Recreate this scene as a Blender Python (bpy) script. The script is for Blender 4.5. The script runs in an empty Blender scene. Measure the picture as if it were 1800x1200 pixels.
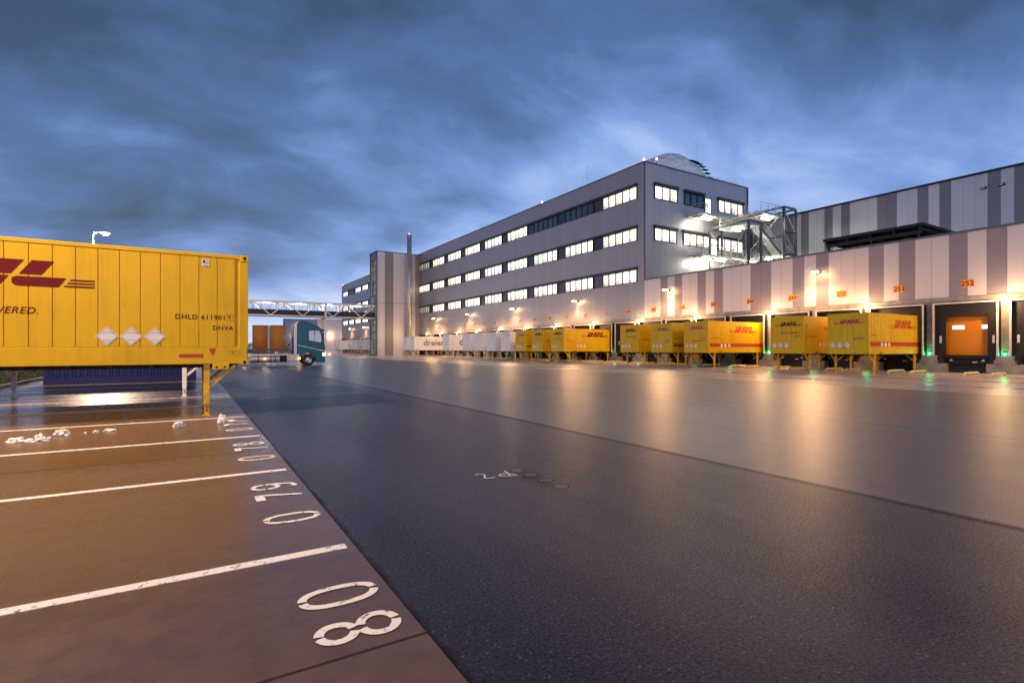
import bpy, bmesh, math, random
from mathutils import Vector, Matrix, noise
random.seed(7)
sc = bpy.context.scene
R = math.radians

# ------------------------------------------------------------------ camera
CAM_H = 1.65
cam_d = bpy.data.cameras.new("camera"); cam = bpy.data.objects.new("camera", cam_d)
sc.collection.objects.link(cam); sc.camera = cam
cam_d.sensor_width = 36; cam_d.lens = 18.4
cam_d.shift_y = 12/1800; cam_d.clip_start = 0.05; cam_d.clip_end = 6000
cam.location = (0, 0, CAM_H)
cam.rotation_euler = (R(90), 0, -R(31.5))

# ------------------------------------------------------------------ world
SUN_EL, SUN_ROT = 1.5, 200.0
w = bpy.data.worlds.new("World"); sc.world = w; w.use_nodes = True
nt = w.node_tree; nt.nodes.clear()
def N(nt, t, **kw):
    n = nt.nodes.new(t)
    for k, v in kw.items():
        if k.startswith('_'): n.inputs[k[1:].replace('_', ' ')].default_value = v
        else: setattr(n, k, v)
    return n
def M_(nt, op, a, b=None, c=None, clamp=False):
    n = nt.nodes.new('ShaderNodeMath'); n.operation = op; n.use_clamp = clamp
    for i, x in enumerate((a, b, c)):
        if x is None: continue
        if hasattr(x, 'is_output'): nt.links.new(x, n.inputs[i])
        else: n.inputs[i].default_value = x
    return n.outputs[0]
def RAMP(nt, fac, stops):
    n = nt.nodes.new('ShaderNodeValToRGB'); e = n.color_ramp.elements
    while len(e) < len(stops): e.new(0.5)
    for i, (p, c) in enumerate(stops):
        e[i].position = p; e[i].color = (*c, 1) if len(c) == 3 else c
    nt.links.new(fac, n.inputs[0]); return n.outputs[0]
tc = N(nt, 'ShaderNodeTexCoord'); sep = N(nt, 'ShaderNodeSeparateXYZ')
nt.links.new(tc.outputs['Generated'], sep.inputs[0])
dx, dy, dz = sep.outputs
zc = M_(nt, 'MAXIMUM', dz, 0.0)
den = M_(nt, 'ADD', zc, 0.38)
comb = N(nt, 'ShaderNodeCombineXYZ')
nt.links.new(M_(nt, 'DIVIDE', dx, den), comb.inputs[0]); nt.links.new(M_(nt, 'DIVIDE', dy, den), comb.inputs[1])
mp = N(nt, 'ShaderNodeMapping'); mp.inputs['Rotation'].default_value = (0, 0, R(25)); mp.inputs['Scale'].default_value = (0.9, 1.25, 1)
mp.inputs['Location'].default_value = (3.3, 1.7, 0)
nt.links.new(comb.outputs[0], mp.inputs[0])
def wnoise(scale, det, rough, dist):
    n = N(nt, 'ShaderNodeTexNoise'); n.inputs['Scale'].default_value = scale; n.inputs['Detail'].default_value = det
    n.inputs['Roughness'].default_value = rough; n.inputs['Distortion'].default_value = dist
    nt.links.new(mp.outputs[0], n.inputs['Vector']); return n.outputs['Fac']
n1 = wnoise(1.0, 3, .45, .2); n2 = wnoise(3.0, 7, .55, .35)
cl = M_(nt, 'ADD', M_(nt, 'MULTIPLY', n1, 0.57), M_(nt, 'MULTIPLY', n2, 0.43))
cl = M_(nt, 'MULTIPLY', M_(nt, 'SUBTRACT', cl, 0.5), 2.15)
# brighter low down and towards the east, darker overhead
el = M_(nt, 'SUBTRACT', 0.84, M_(nt, 'MULTIPLY', M_(nt, 'POWER', zc, 1.0), 1.35))
az = M_(nt, 'MULTIPLY', M_(nt, 'SUBTRACT', dx, 0.30), 0.24)
val = M_(nt, 'ADD', M_(nt, 'ADD', el, az), cl, clamp=True)
col = RAMP(nt, val, [(0.0, (.014, .030, .072)), (0.25, (.032, .068, .165)), (0.5, (.084, .148, .325)), (0.75, (.205, .270, .430)), (1.0, (.36, .405, .53))])
bg = N(nt, 'ShaderNodeBackground'); bg.inputs['Strength'].default_value = 1.0
nt.links.new(col, bg.inputs['Color'])
sky = N(nt, 'ShaderNodeTexSky'); sky.sky_type = 'NISHITA'; sky.sun_disc = False
sky.sun_elevation = R(SUN_EL); sky.sun_rotation = R(SUN_ROT)
bg2 = N(nt, 'ShaderNodeBackground'); bg2.inputs['Strength'].default_value = 0.02
nt.links.new(sky.outputs[0], bg2.inputs['Color'])
ad = N(nt, 'ShaderNodeAddShader'); nt.links.new(bg.outputs[0], ad.inputs[0]); nt.links.new(bg2.outputs[0], ad.inputs[1])
wo = N(nt, 'ShaderNodeOutputWorld'); nt.links.new(ad.outputs[0], wo.inputs[0])
# last faint daylight, very soft
sd = bpy.data.lights.new("sun", 'SUN'); sd.energy = 0.12; sd.angle = R(25); sd.color = (1, .9, .85)
so = bpy.data.objects.new("sun", sd); sc.collection.objects.link(so)
so.rotation_euler = (R(62), 0, R(-35))

sc.view_settings.view_transform = 'Standard'; sc.view_settings.look = 'None'
sc.view_settings.exposure = 1.1; sc.view_settings.gamma = 1
sc.render.engine = 'CYCLES'
sc.cycles.max_bounces = 6; sc.cycles.sample_clamp_indirect = 6; sc.cycles.sample_clamp_direct = 0
sc.cycles.use_denoising = True; sc.cycles.denoising_prefilter = 'ACCURATE'
sc.cycles.caustics_reflective = False; sc.cycles.caustics_refractive = False

# ------------------------------------------------------------------ materials
def mat(name, color, rough=.5, metal=0., var=0., vscale=3., bump=0., bscale=40., bdist=.01, emit=None, estr=0., stretch=(1, 1, 1), rvar=0., spec=.5, coat=0.):
    m = bpy.data.materials.new(name); m.use_nodes = True; t = m.node_tree
    b = t.nodes['Principled BSDF']
    b.inputs['Base Color'].default_value = (*color, 1); b.inputs['Roughness'].default_value = rough
    b.inputs['Metallic'].default_value = metal; b.inputs['Specular IOR Level'].default_value = spec
    b.inputs['Coat Weight'].default_value = coat; b.inputs['Coat Roughness'].default_value = .12
    tcn = N(t, 'ShaderNodeTexCoord'); mpn = N(t, 'ShaderNodeMapping'); mpn.inputs['Scale'].default_value = stretch
    t.links.new(tcn.outputs['Object'], mpn.inputs[0])
    if var or rvar:
        n = N(t, 'ShaderNodeTexNoise'); n.inputs['Scale'].default_value = vscale; n.inputs['Detail'].default_value = 5
        t.links.new(mpn.outputs[0], n.inputs['Vector'])
        if var:
            lo = tuple(max(0, c*(1-var)) for c in color); hi = tuple(min(1, c*(1+var)) for c in color)
            t.links.new(RAMP(t, n.outputs['Fac'], [(.3, lo), (.7, hi)]), b.inputs['Base Color'])
        if rvar:
            t.links.new(M_(t, 'ADD', M_(t, 'MULTIPLY', n.outputs['Fac'], 2*rvar), rough-rvar, clamp=True), b.inputs['Roughness'])
    if bump:
        n = N(t, 'ShaderNodeTexNoise'); n.inputs['Scale'].default_value = bscale; n.inputs['Detail'].default_value = 3
        t.links.new(mpn.outputs[0], n.inputs['Vector'])
        bp = N(t, 'ShaderNodeBump'); bp.inputs['Strength'].default_value = bump; bp.inputs['Distance'].default_value = bdist
        t.links.new(n.outputs['Fac'], bp.inputs['Height']); t.links.new(bp.outputs[0], b.inputs['Normal'])
    if emit:
        b.inputs['Emission Color'].default_value = (*emit, 1); b.inputs['Emission Strength'].default_value = estr
    return m

def clad(name, color, rough, metal, axis='Y', period=.1, bump=.25, var=.06):
    """sheet cladding with fine vertical profile lines along world axis"""
    m = bpy.data.materials.new(name); m.use_nodes = True; t = m.node_tree; b = t.nodes['Principled BSDF']
    b.inputs['Roughness'].default_value = rough; b.inputs['Metallic'].default_value = metal
    tcn = N(t, 'ShaderNodeTexCoord'); s = N(t, 'ShaderNodeSeparateXYZ'); t.links.new(tcn.outputs['Object'], s.inputs[0])
    ax = s.outputs['XYZ'.index(axis)]
    wv = M_(t, 'SINE', M_(t, 'MULTIPLY', ax, 2*math.pi/period))
    pj = M_(t, 'GREATER_THAN', M_(t, 'ABSOLUTE', M_(t, 'SUBTRACT', M_(t, 'FRACT', ax), .5)), .488)   # panel joint each metre
    cell = M_(t, 'FLOOR', ax)
    wn = N(t, 'ShaderNodeTexWhiteNoise'); wn.noise_dimensions = '1D'; t.links.new(cell, wn.inputs['W'])
    mpn = N(t, 'ShaderNodeMapping'); mpn.inputs['Scale'].default_value = (1, 1, .15); t.links.new(tcn.outputs['Object'], mpn.inputs[0])
    n = N(t, 'ShaderNodeTexNoise'); n.inputs['Scale'].default_value = .8; n.inputs['Detail'].default_value = 6; t.links.new(mpn.outputs[0], n.inputs['Vector'])
    v = M_(t, 'ADD', M_(t, 'MULTIPLY', wn.outputs['Value'], var), M_(t, 'MULTIPLY', n.outputs['Fac'], var*1.6))
    v = M_(t, 'ADD', v, 1-1.3*var)
    v = M_(t, 'MULTIPLY', v, M_(t, 'SUBTRACT', 1.0, M_(t, 'MULTIPLY', pj, .45)))
    mx = N(t, 'ShaderNodeVectorMath'); mx.operation = 'SCALE'; mx.inputs[0].default_value = color; t.links.new(v, mx.inputs['Scale'])
    t.links.new(mx.outputs[0], b.inputs['Base Color'])
    t.links.new(M_(t, 'ADD', M_(t, 'MULTIPLY', n.outputs['Fac'], .2), rough-.1), b.inputs['Roughness'])
    h = M_(t, 'SUBTRACT', M_(t, 'MULTIPLY', wv, .5), M_(t, 'MULTIPLY', pj, 1.5))
    bp = N(t, 'ShaderNodeBump'); bp.inputs['Strength'].default_value = bump; bp.inputs['Distance'].default_value = .004
    t.links.new(h, bp.inputs['Height']); t.links.new(bp.outputs[0], b.inputs['Normal'])
    return m

def wet_ground(name, c_lo, c_hi, r_lo, r_hi, agg=0., seams=(), joints=(), stains=1., stretch=(1, .35, 1), bump=.3, fine=140., spec=.5, wetbias=.5, grain_amt=.3, coat=.0, midb=.35, lane=None):
    m = bpy.data.materials.new(name); m.use_nodes = True; t = m.node_tree; b = t.nodes['Principled BSDF']
    b.inputs['Specular IOR Level'].default_value = spec; b.inputs['Coat Weight'].default_value = coat; b.inputs['Coat Roughness'].default_value = .40; b.inputs['Coat IOR'].default_value = 1.42
    tcn = N(t, 'ShaderNodeTexCoord'); pos = tcn.outputs['Object']
    s = N(t, 'ShaderNodeSeparateXYZ'); t.links.new(pos, s.inputs[0])
    def nz(scale, det, rough=.5, st=None, dist=0.):
        n = N(t, 'ShaderNodeTexNoise'); n.inputs['Scale'].default_value = scale; n.inputs['Detail'].default_value = det
        n.inputs['Roughness'].default_value = rough; n.inputs['Distortion'].default_value = dist
        if st:
            mpn = N(t, 'ShaderNodeMapping'); mpn.inputs['Scale'].default_value = st; t.links.new(pos, mpn.inputs[0]); t.links.new(mpn.outputs[0], n.inputs['Vector'])
        else: t.links.new(pos, n.inputs['Vector'])
        return n.outputs['Fac']
    big = nz(.55, 6, .5, stretch, .4); mid = nz(5, 4, .5); fn = nz(fine, 3, .75)
    mixv = M_(t, 'ADD', M_(t, 'MULTIPLY', big, .55*stains), M_(t, 'MULTIPLY', mid, .3*stains))
    mixv = M_(t, 'ADD', mixv, .5-.425*stains)
    base = RAMP(t, mixv, [(.2, c_lo), (.8, c_hi)])
    col = base
    if agg:
        vo = N(t, 'ShaderNodeTexVoronoi'); vo.inputs['Scale'].default_value = fine*2.0; t.links.new(pos, vo.inputs['Vector'])
        sepc = N(t, 'ShaderNodeSeparateXYZ'); t.links.new(vo.outputs['Color'], sepc.inputs[0])
        g = RAMP(t, sepc.outputs[0], [(0, (.35, .35, .35)), (.8, (1.25, 1.25, 1.25)), (.955, (1.6, 1.6, 1.6)), (.985, (3.5, 3.4, 3.5)), (1, (14, 12, 11))])
        mu = N(t, 'ShaderNodeVectorMath'); mu.operation = 'MULTIPLY'; t.links.new(base, mu.inputs[0]); t.links.new(g, mu.inputs[1]); col = mu.outputs[0]
    grain = M_(t, 'MULTIPLY', M_(t, 'SUBTRACT', fn, .5), grain_amt)
    dark = None
    if lane: t.links.new(M_(t, 'ADD', M_(t, 'MULTIPLY', M_(t, 'GREATER_THAN', s.outputs[0], lane[0]), lane[1]), M_(t, 'MULTIPLY', M_(t, 'SUBTRACT', big, .30), 1.7), clamp=True), b.inputs['Coat Weight'])
    wob = M_(t, 'MULTIPLY', M_(t, 'SUBTRACT', nz(2.2, 4, .6), .5), .10)
    fade = M_(t, 'MAXIMUM', M_(t, 'MULTIPLY', M_(t, 'SUBTRACT', nz(.22, 3, .6), .25), 3.0, clamp=True), .5)
    for ax, p, wd, amt in list(seams)+list(joints):
        c = M_(t, 'ADD', s.outputs[0 if ax == 'X' else 1], wob) if amt < 1 else s.outputs[0 if ax == 'X' else 1]
        d = M_(t, 'ABSOLUTE', M_(t, 'SUBTRACT', c, p))
        k = M_(t, 'MULTIPLY', M_(t, 'SUBTRACT', 1.0, M_(t, 'DIVIDE', d, wd), clamp=True), min(amt, .93))
        if amt < 1: k = M_(t, 'MULTIPLY', k, fade)
        dark = k if dark is None else M_(t, 'MAXIMUM', dark, k)
    rg = M_(t, 'ADD', M_(t, 'MULTIPLY', big, .7), M_(t, 'MULTIPLY', mid, .3))
    rg = M_(t, 'MULTIPLY', M_(t, 'SUBTRACT', rg, wetbias-.22), 2.2, clamp=True)
    rr = M_(t, 'ADD', M_(t, 'MULTIPLY', rg, r_hi-r_lo), r_lo)
    rr = M_(t, 'ADD', rr, M_(t, 'MULTIPLY', grain, -.35), clamp=True)
    spv = M_(t, 'MULTIPLY', M_(t, 'ADD', 1.0, M_(t, 'MULTIPLY', grain, 2.6)), spec, clamp=True)
    t.links.new(spv, b.inputs['Specular IOR Level'])
    if dark is not None:
        inv = M_(t, 'SUBTRACT', 1.0, dark)
        sc_ = N(t, 'ShaderNodeVectorMath'); sc_.operation = 'SCALE'; t.links.new(col, sc_.inputs[0]); t.links.new(inv, sc_.inputs['Scale']); col = sc_.outputs[0]
        rr = M_(t, 'ADD', rr, M_(t, 'MULTIPLY', dark, .4), clamp=True)
        t.links.new(M_(t, 'MULTIPLY', inv, spv), b.inputs['Specular IOR Level'])
    t.links.new(col, b.inputs['Base Color']); t.links.new(rr, b.inputs['Roughness'])
    h = M_(t, 'ADD', M_(t, 'MULTIPLY', fn, 1.), M_(t, 'MULTIPLY', mid, midb))
    bp = N(t, 'ShaderNodeBump'); bp.inputs['Distance'].default_value = .006
    # standing water is flat: bump fades where the surface is wettest
    t.links.new(M_(t, 'MULTIPLY', M_(t, 'ADD', M_(t, 'MULTIPLY', rg, .8), .2), bump), bp.inputs['Strength'])
    t.links.new(h, bp.inputs['Height']); t.links.new(bp.outputs[0], b.inputs['Normal'])
    return m

def emis(name, color, strength, var=0., vs=(1, 1, 1)):
    m = bpy.data.materials.new(name); m.use_nodes = True; t = m.node_tree; t.nodes.clear()
    e = N(t, 'ShaderNodeEmission'); e.inputs['Color'].default_value = (*color, 1); e.inputs['Strength'].default_value = strength
    o = N(t, 'ShaderNodeOutputMaterial'); t.links.new(e.outputs[0], o.inputs[0])
    if var:
        tcn = N(t, 'ShaderNodeTexCoord'); mpn = N(t, 'ShaderNodeMapping'); mpn.inputs['Scale'].default_value = vs; t.links.new(tcn.outputs['Object'], mpn.inputs[0])
        n = N(t, 'ShaderNodeTexNoise'); n.inputs['Scale'].default_value = 1.; n.inputs['Detail'].default_value = 4; t.links.new(mpn.outputs[0], n.inputs['Vector'])
        k = M_(t, 'ADD', 1-var, M_(t, 'MULTIPLY', n.outputs['Fac'], 2*var))
        t.links.new(M_(t, 'MULTIPLY', k, strength), e.inputs['Strength'])
    return m

def room_window(name, strength):
    """lit office behind glass: rooms with bright ceilings, blinds and darker furniture"""
    m = bpy.data.materials.new(name); m.use_nodes = True; t = m.node_tree; b = t.nodes['Principled BSDF']
    b.inputs['Base Color'].default_value = (.03, .035, .04, 1); b.inputs['Roughness'].default_value = .06
    tcn = N(t, 'ShaderNodeTexCoord'); s = N(t, 'ShaderNodeSeparateXYZ'); t.links.new(tcn.outputs['Object'], s.inputs[0])
    a = M_(t, 'ADD', s.outputs[0], s.outputs[1])
    cell = M_(t, 'FLOOR', M_(t, 'MULTIPLY', a, .82)); row = M_(t, 'FLOOR', M_(t, 'MULTIPLY', s.outputs[2], .3))
    cv = N(t, 'ShaderNodeCombineXYZ'); t.links.new(cell, cv.inputs[0]); t.links.new(row, cv.inputs[1])
    wn = N(t, 'ShaderNodeTexWhiteNoise'); t.links.new(cv.outputs[0], wn.inputs['Vector'])
    nz = N(t, 'ShaderNodeTexNoise'); nz.inputs['Scale'].default_value = 2.3; nz.inputs['Detail'].default_value = 4; t.links.new(tcn.outputs['Object'], nz.inputs['Vector'])
    v = M_(t, 'ADD', M_(t, 'MULTIPLY', wn.outputs['Value'], .75), M_(t, 'MULTIPLY', nz.outputs['Fac'], .75))
    # ceiling light lines, sill clutter and half lowered blinds
    zz = M_(t, 'MULTIPLY', M_(t, 'FRACT', M_(t, 'ADD', M_(t, 'MULTIPLY', s.outputs[2], .62), M_(t, 'MULTIPLY', wn.outputs['Value'], .0))), 1.0)
    slat = M_(t, 'MULTIPLY', M_(t, 'GREATER_THAN', M_(t, 'FRACT', M_(t, 'MULTIPLY', s.outputs[2], 9.0)), .55), M_(t, 'GREATER_THAN', wn.outputs['Value'], .66))
    clut = N(t, 'ShaderNodeTexNoise'); clut.inputs['Scale'].default_value = 4.5; clut.inputs['Detail'].default_value = 2; t.links.new(tcn.outputs['Object'], clut.inputs['Vector'])
    low = M_(t, 'MULTIPLY', M_(t, 'LESS_THAN', zz, M_(t, 'MULTIPLY', clut.outputs['Fac'], .52)), .42)
    v = M_(t, 'MULTIPLY', v, M_(t, 'SUBTRACT', 1.12, low))
    v = M_(t, 'MULTIPLY', v, M_(t, 'SUBTRACT', 1.0, M_(t, 'MULTIPLY', slat, .30)))
    v = M_(t, 'MULTIPLY', M_(t, 'MAXIMUM', v, .25), strength)
    t.links.new(RAMP(t, nz.outputs['Fac'], [(.35, (1, .86, .62)), (.65, (1, .95, .82))]), b.inputs['Emission Color'])
    t.links.new(v, b.inputs['Emission Strength'])
    return m

MT = {}
def painted(name, color, rough, grime, chips=(.245, .275), chip_scale=7, chip_col=(.10, .045, .02)):
    """paint with rain streaks, faint dirt clouds and chipped spots"""
    m = bpy.data.materials.new(name); m.use_nodes = True; t = m.node_tree; b = t.nodes['Principled BSDF']
    tcn = N(t, 'ShaderNodeTexCoord'); pos = tcn.outputs['Object']
    def nz(scale, det, ro, st=(1, 1, 1), off=(0, 0, 0)):
        mp_ = N(t, 'ShaderNodeMapping'); mp_.inputs['Scale'].default_value = st; mp_.inputs['Location'].default_value = off; t.links.new(pos, mp_.inputs[0])
        n = N(t, 'ShaderNodeTexNoise'); n.inputs['Scale'].default_value = scale; n.inputs['Detail'].default_value = det; n.inputs['Roughness'].default_value = ro
        t.links.new(mp_.outputs[0], n.inputs['Vector']); return n.outputs['Fac']
    streak = nz(7, 5, .6, (1, 1, .07)); cloud = nz(1.1, 5, .6, (1, 1, 1), (3, 1, 7)); fine_ = nz(chip_scale, 8, .72)
    k = M_(t, 'ADD', M_(t, 'MULTIPLY', M_(t, 'SUBTRACT', streak, .48), .9), M_(t, 'MULTIPLY', M_(t, 'SUBTRACT', cloud, .5), .9))
    k = M_(t, 'MULTIPLY', M_(t, 'MAXIMUM', k, 0.0), 1.6*grime, clamp=True)
    mx = N(t, 'ShaderNodeMix'); mx.data_type = 'RGBA'; t.links.new(k, mx.inputs['Factor'])
    mx.inputs['A'].default_value = (*color, 1); mx.inputs['B'].default_value = (*[c*.30+.02 for c in color], 1)
    ch = RAMP(t, fine_, [(chips[0], (1, 1, 1)), (chips[1], (0, 0, 0))])
    m2 = N(t, 'ShaderNodeMix'); m2.data_type = 'RGBA'; t.links.new(ch, m2.inputs['Factor']); t.links.new(mx.outputs['Result'], m2.inputs['A']); m2.inputs['B'].default_value = (*chip_col, 1)
    t.links.new(m2.outputs['Result'], b.inputs['Base Color'])
    t.links.new(M_(t, 'ADD', rough-.08, M_(t, 'MULTIPLY', cloud, .25)), b.inputs['Roughness']); b.inputs['Specular IOR Level'].default_value = .35
    den_ = nz(.9, 2, .4, (1, 1, .7), (9, 2, 1))
    bp = N(t, 'ShaderNodeBump'); bp.inputs['Strength'].default_value = .35; bp.inputs['Distance'].default_value = .03; t.links.new(den_, bp.inputs['Height']); t.links.new(bp.outputs[0], b.inputs['Normal'])
    return m
def mk(k, *a, **kw): MT[k] = mat(k, *a, **kw)
MT['yellow'] = painted('yellow', (.75, .455, .001), .40, .55)
mk('yellow_leg', (.72, .42, .02), .5, 0, var=.35, vscale=9)
MT['yellow_worn'] = painted('yellow_worn', (.72, .48, .010), .45, .9)
MT['white_paint'] = painted('white_paint', (.86, .86, .86), .42, .6)
mk('red', (.15, .004, .005), .5, spec=.25)
mk('red_band', (.50, .045, .02), .45)
mk('red_faded', (.36, .03, .09), .4)
mk('sticker', (.80, .78, .78), .45, var=.04, vscale=8)
mk('ink', (.03, .025, .03), .5)
mk('ink_red', (.10, .012, .008), .6, spec=.2)
mk('grey_ink', (.22, .22, .22), .5)
mk('steel_black', (.012, .012, .014), .5, .2, var=.5, vscale=3)
mk('rubber', (.014, .014, .015), .75, bump=.2, bscale=60)
mk('curtain', (.016, .015, .018), .6, 0, var=.3, vscale=1.5, bump=.25, bscale=1.2, bdist=.06)
mk('edging', (.75, .73, .72), .5, var=.12, vscale=3)
mk('dark_frame', (.02, .024, .034), .4, .3)
mk('spandrel', (.055, .065, .095), .32, .4, var=.12, vscale=.6)
mk('galv', (.58, .60, .62), .42, .3, var=.18, vscale=4)
mk('blue_steel', (.10, .13, .18), .4, .35, var=.15, vscale=3)
mk('concrete', (.30, .29, .275), .7, 0, var=.28, vscale=1.8, bump=.3, bscale=25, bdist=.006)
mk('roofing', (.10, .10, .11), .8, var=.2)
mk('orange_door', (.86, .31, .010), .45, var=.05, vscale=1)
mk('orange_tank', (.95, .32, .04), .45, var=.1, vscale=.4)
mk('guide', (.78, .66, .38), .5, var=.3, vscale=6)
mk('teal', (.0, .145, .215), .30, 0, var=.06, coat=.15)
mk('chrome', (.62, .62, .62), .22, .9, var=.1)
mk('alu', (.55, .54, .53), .35, .6, var=.12)
mk('side_glass', (.45, .47, .50), .06, .85, spec=1)
mk('cab_glass', (.012, .014, .018), .05, 0, spec=.9)
mk('sky_glass', (.03, .06, .10), .04, 0, spec=1.0)
mk('navy', (.004, .012, .12), .45, var=.25, vscale=1.5)
mk('snow', (.80, .77, .74), .7, bump=.5, bscale=30, bdist=.012, var=.2, vscale=9)
MT['paint_line'] = painted('paint_line', (.85, .82, .78), .5, .3, chips=(.38, .43), chip_scale=16, chip_col=(.12, .08, .065))
mk('chalk', (.75, .75, .78), .7, var=.1, vscale=30)
mk('patch', (.016, .017, .019), .28, bump=.3, bscale=120, bdist=.003)
mk('shadow_blue', (.012, .034, .060), .46, bump=.4, bscale=90, bdist=.004, rvar=.08, vscale=1.5, spec=.45, var=.2)  # bluish dark tone for the container shadows painted on the yard
mk('kerb', (.25, .24, .23), .7, var=.2, bump=.3, bscale=20)
mk('verge', (.030, .045, .014), .95, var=.5, vscale=2.5, bump=.8, bscale=8, bdist=.1)
mk('field', (.028, .034, .026), .95, var=.35, vscale=.02)
mk('hall_blue', (.26, .34, .50), .5, .2, var=.06)
mk('hall_white', (.72, .71, .72), .5, .1, var=.06)
mk('sign_orange', (.90, .36, .03), .5, var=.1)
mk('dome', (.80, .88, .92), .35, .1, var=.12, vscale=1); MT['dome'].node_tree.nodes['Principled BSDF'].inputs['Alpha'].default_value = .45
mk('leaf_a', (.05, .085, .02), .8)
mk('dry', (.16, .13, .06), .9)
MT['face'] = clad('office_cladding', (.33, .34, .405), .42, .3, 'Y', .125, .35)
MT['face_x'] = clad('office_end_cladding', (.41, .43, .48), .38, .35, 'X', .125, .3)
MT['light_y'] = clad('pale_panels', (.66, .64, .69), .45, .1, 'Y', .25, .10)
MT['dark_y'] = clad('dark_panels', (.29, .262, .315), .42, .15, 'Y', .25, .10)
MT['light_x'] = clad('pale_panels_tower', (.68, .66, .70), .42, .15, 'X', .25, .12)
MT['dark_x'] = clad('dark_panels_tower', (.27, .25, .265), .42, .15, 'X', .25, .12)
MT['hall_l'] = clad('pale_panels_hall', (.66, .70, .76), .36, .35, 'Y', .25, .10)
MT['hall_d'] = clad('dark_panels_hall', (.25, .25, .30), .36, .35, 'Y', .25, .10)
MT['lit'] = room_window('lit_room', 1.25)
MT['dim'] = room_window('dim_room', .22)
MT['lamp_warm'] = emis('lamp_warm', (1, .62, .25), 60)
MT['lamp_white'] = emis('lamp_white', (1, .86, .60), 30)
MT['tube'] = emis('tube_light', (1, .90, .68), 12)
MT['green'] = emis('green_signal', (.02, 1, .28), 22)
MT['redlight'] = emis('red_beacon', (1, .06, .08), 18)
MT['orange_marker'] = emis('orange_marker', (1, .40, .06), 9)
MT['headlight'] = emis('headlight', (1, .93, .8), 1.8)
MT['door_win'] = emis('door_window', (.85, .85, .75), .8, .4, (2, 2, 2))
MT['asphalt'] = wet_ground('wet_asphalt', (.008, .0064, .013), (.022, .018, .032), .33, .55, agg=1,
    seams=[('X', 1.17, .05, .9), ('X', 6.46, .13, .9), ('X', 12.75, .09, .5), ('X', 18.7, .09, .5)], bump=.85, fine=50, spec=.28, coat=.30, midb=.0, lane=(6.5, .60), stretch=(1, .16, 1), stains=1.0, grain_amt=2.0)
MT['slab'] = wet_ground('wet_concrete_slab', (.055, .033, .027), (.150, .090, .070), .19, .40, agg=0, coat=.0,
    joints=[('Y', 2.85+6.5*k, .022, 1) for k in range(5)], bump=.22, fine=60, stretch=(.22, 1, 1), stains=1.25, wetbias=.52)
MT['apron'] = wet_ground('wet_apron', (.42, .38, .36), (.66, .60, .56), .20, .52, agg=0,
    joints=[('Y', 4.0*k, .025, 1) for k in range(2, 14)]+[('X', 34.0, .03, 1)], bump=.12, fine=50, stretch=(1, .3, 1), stains=1.1, wetbias=.56)

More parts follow.
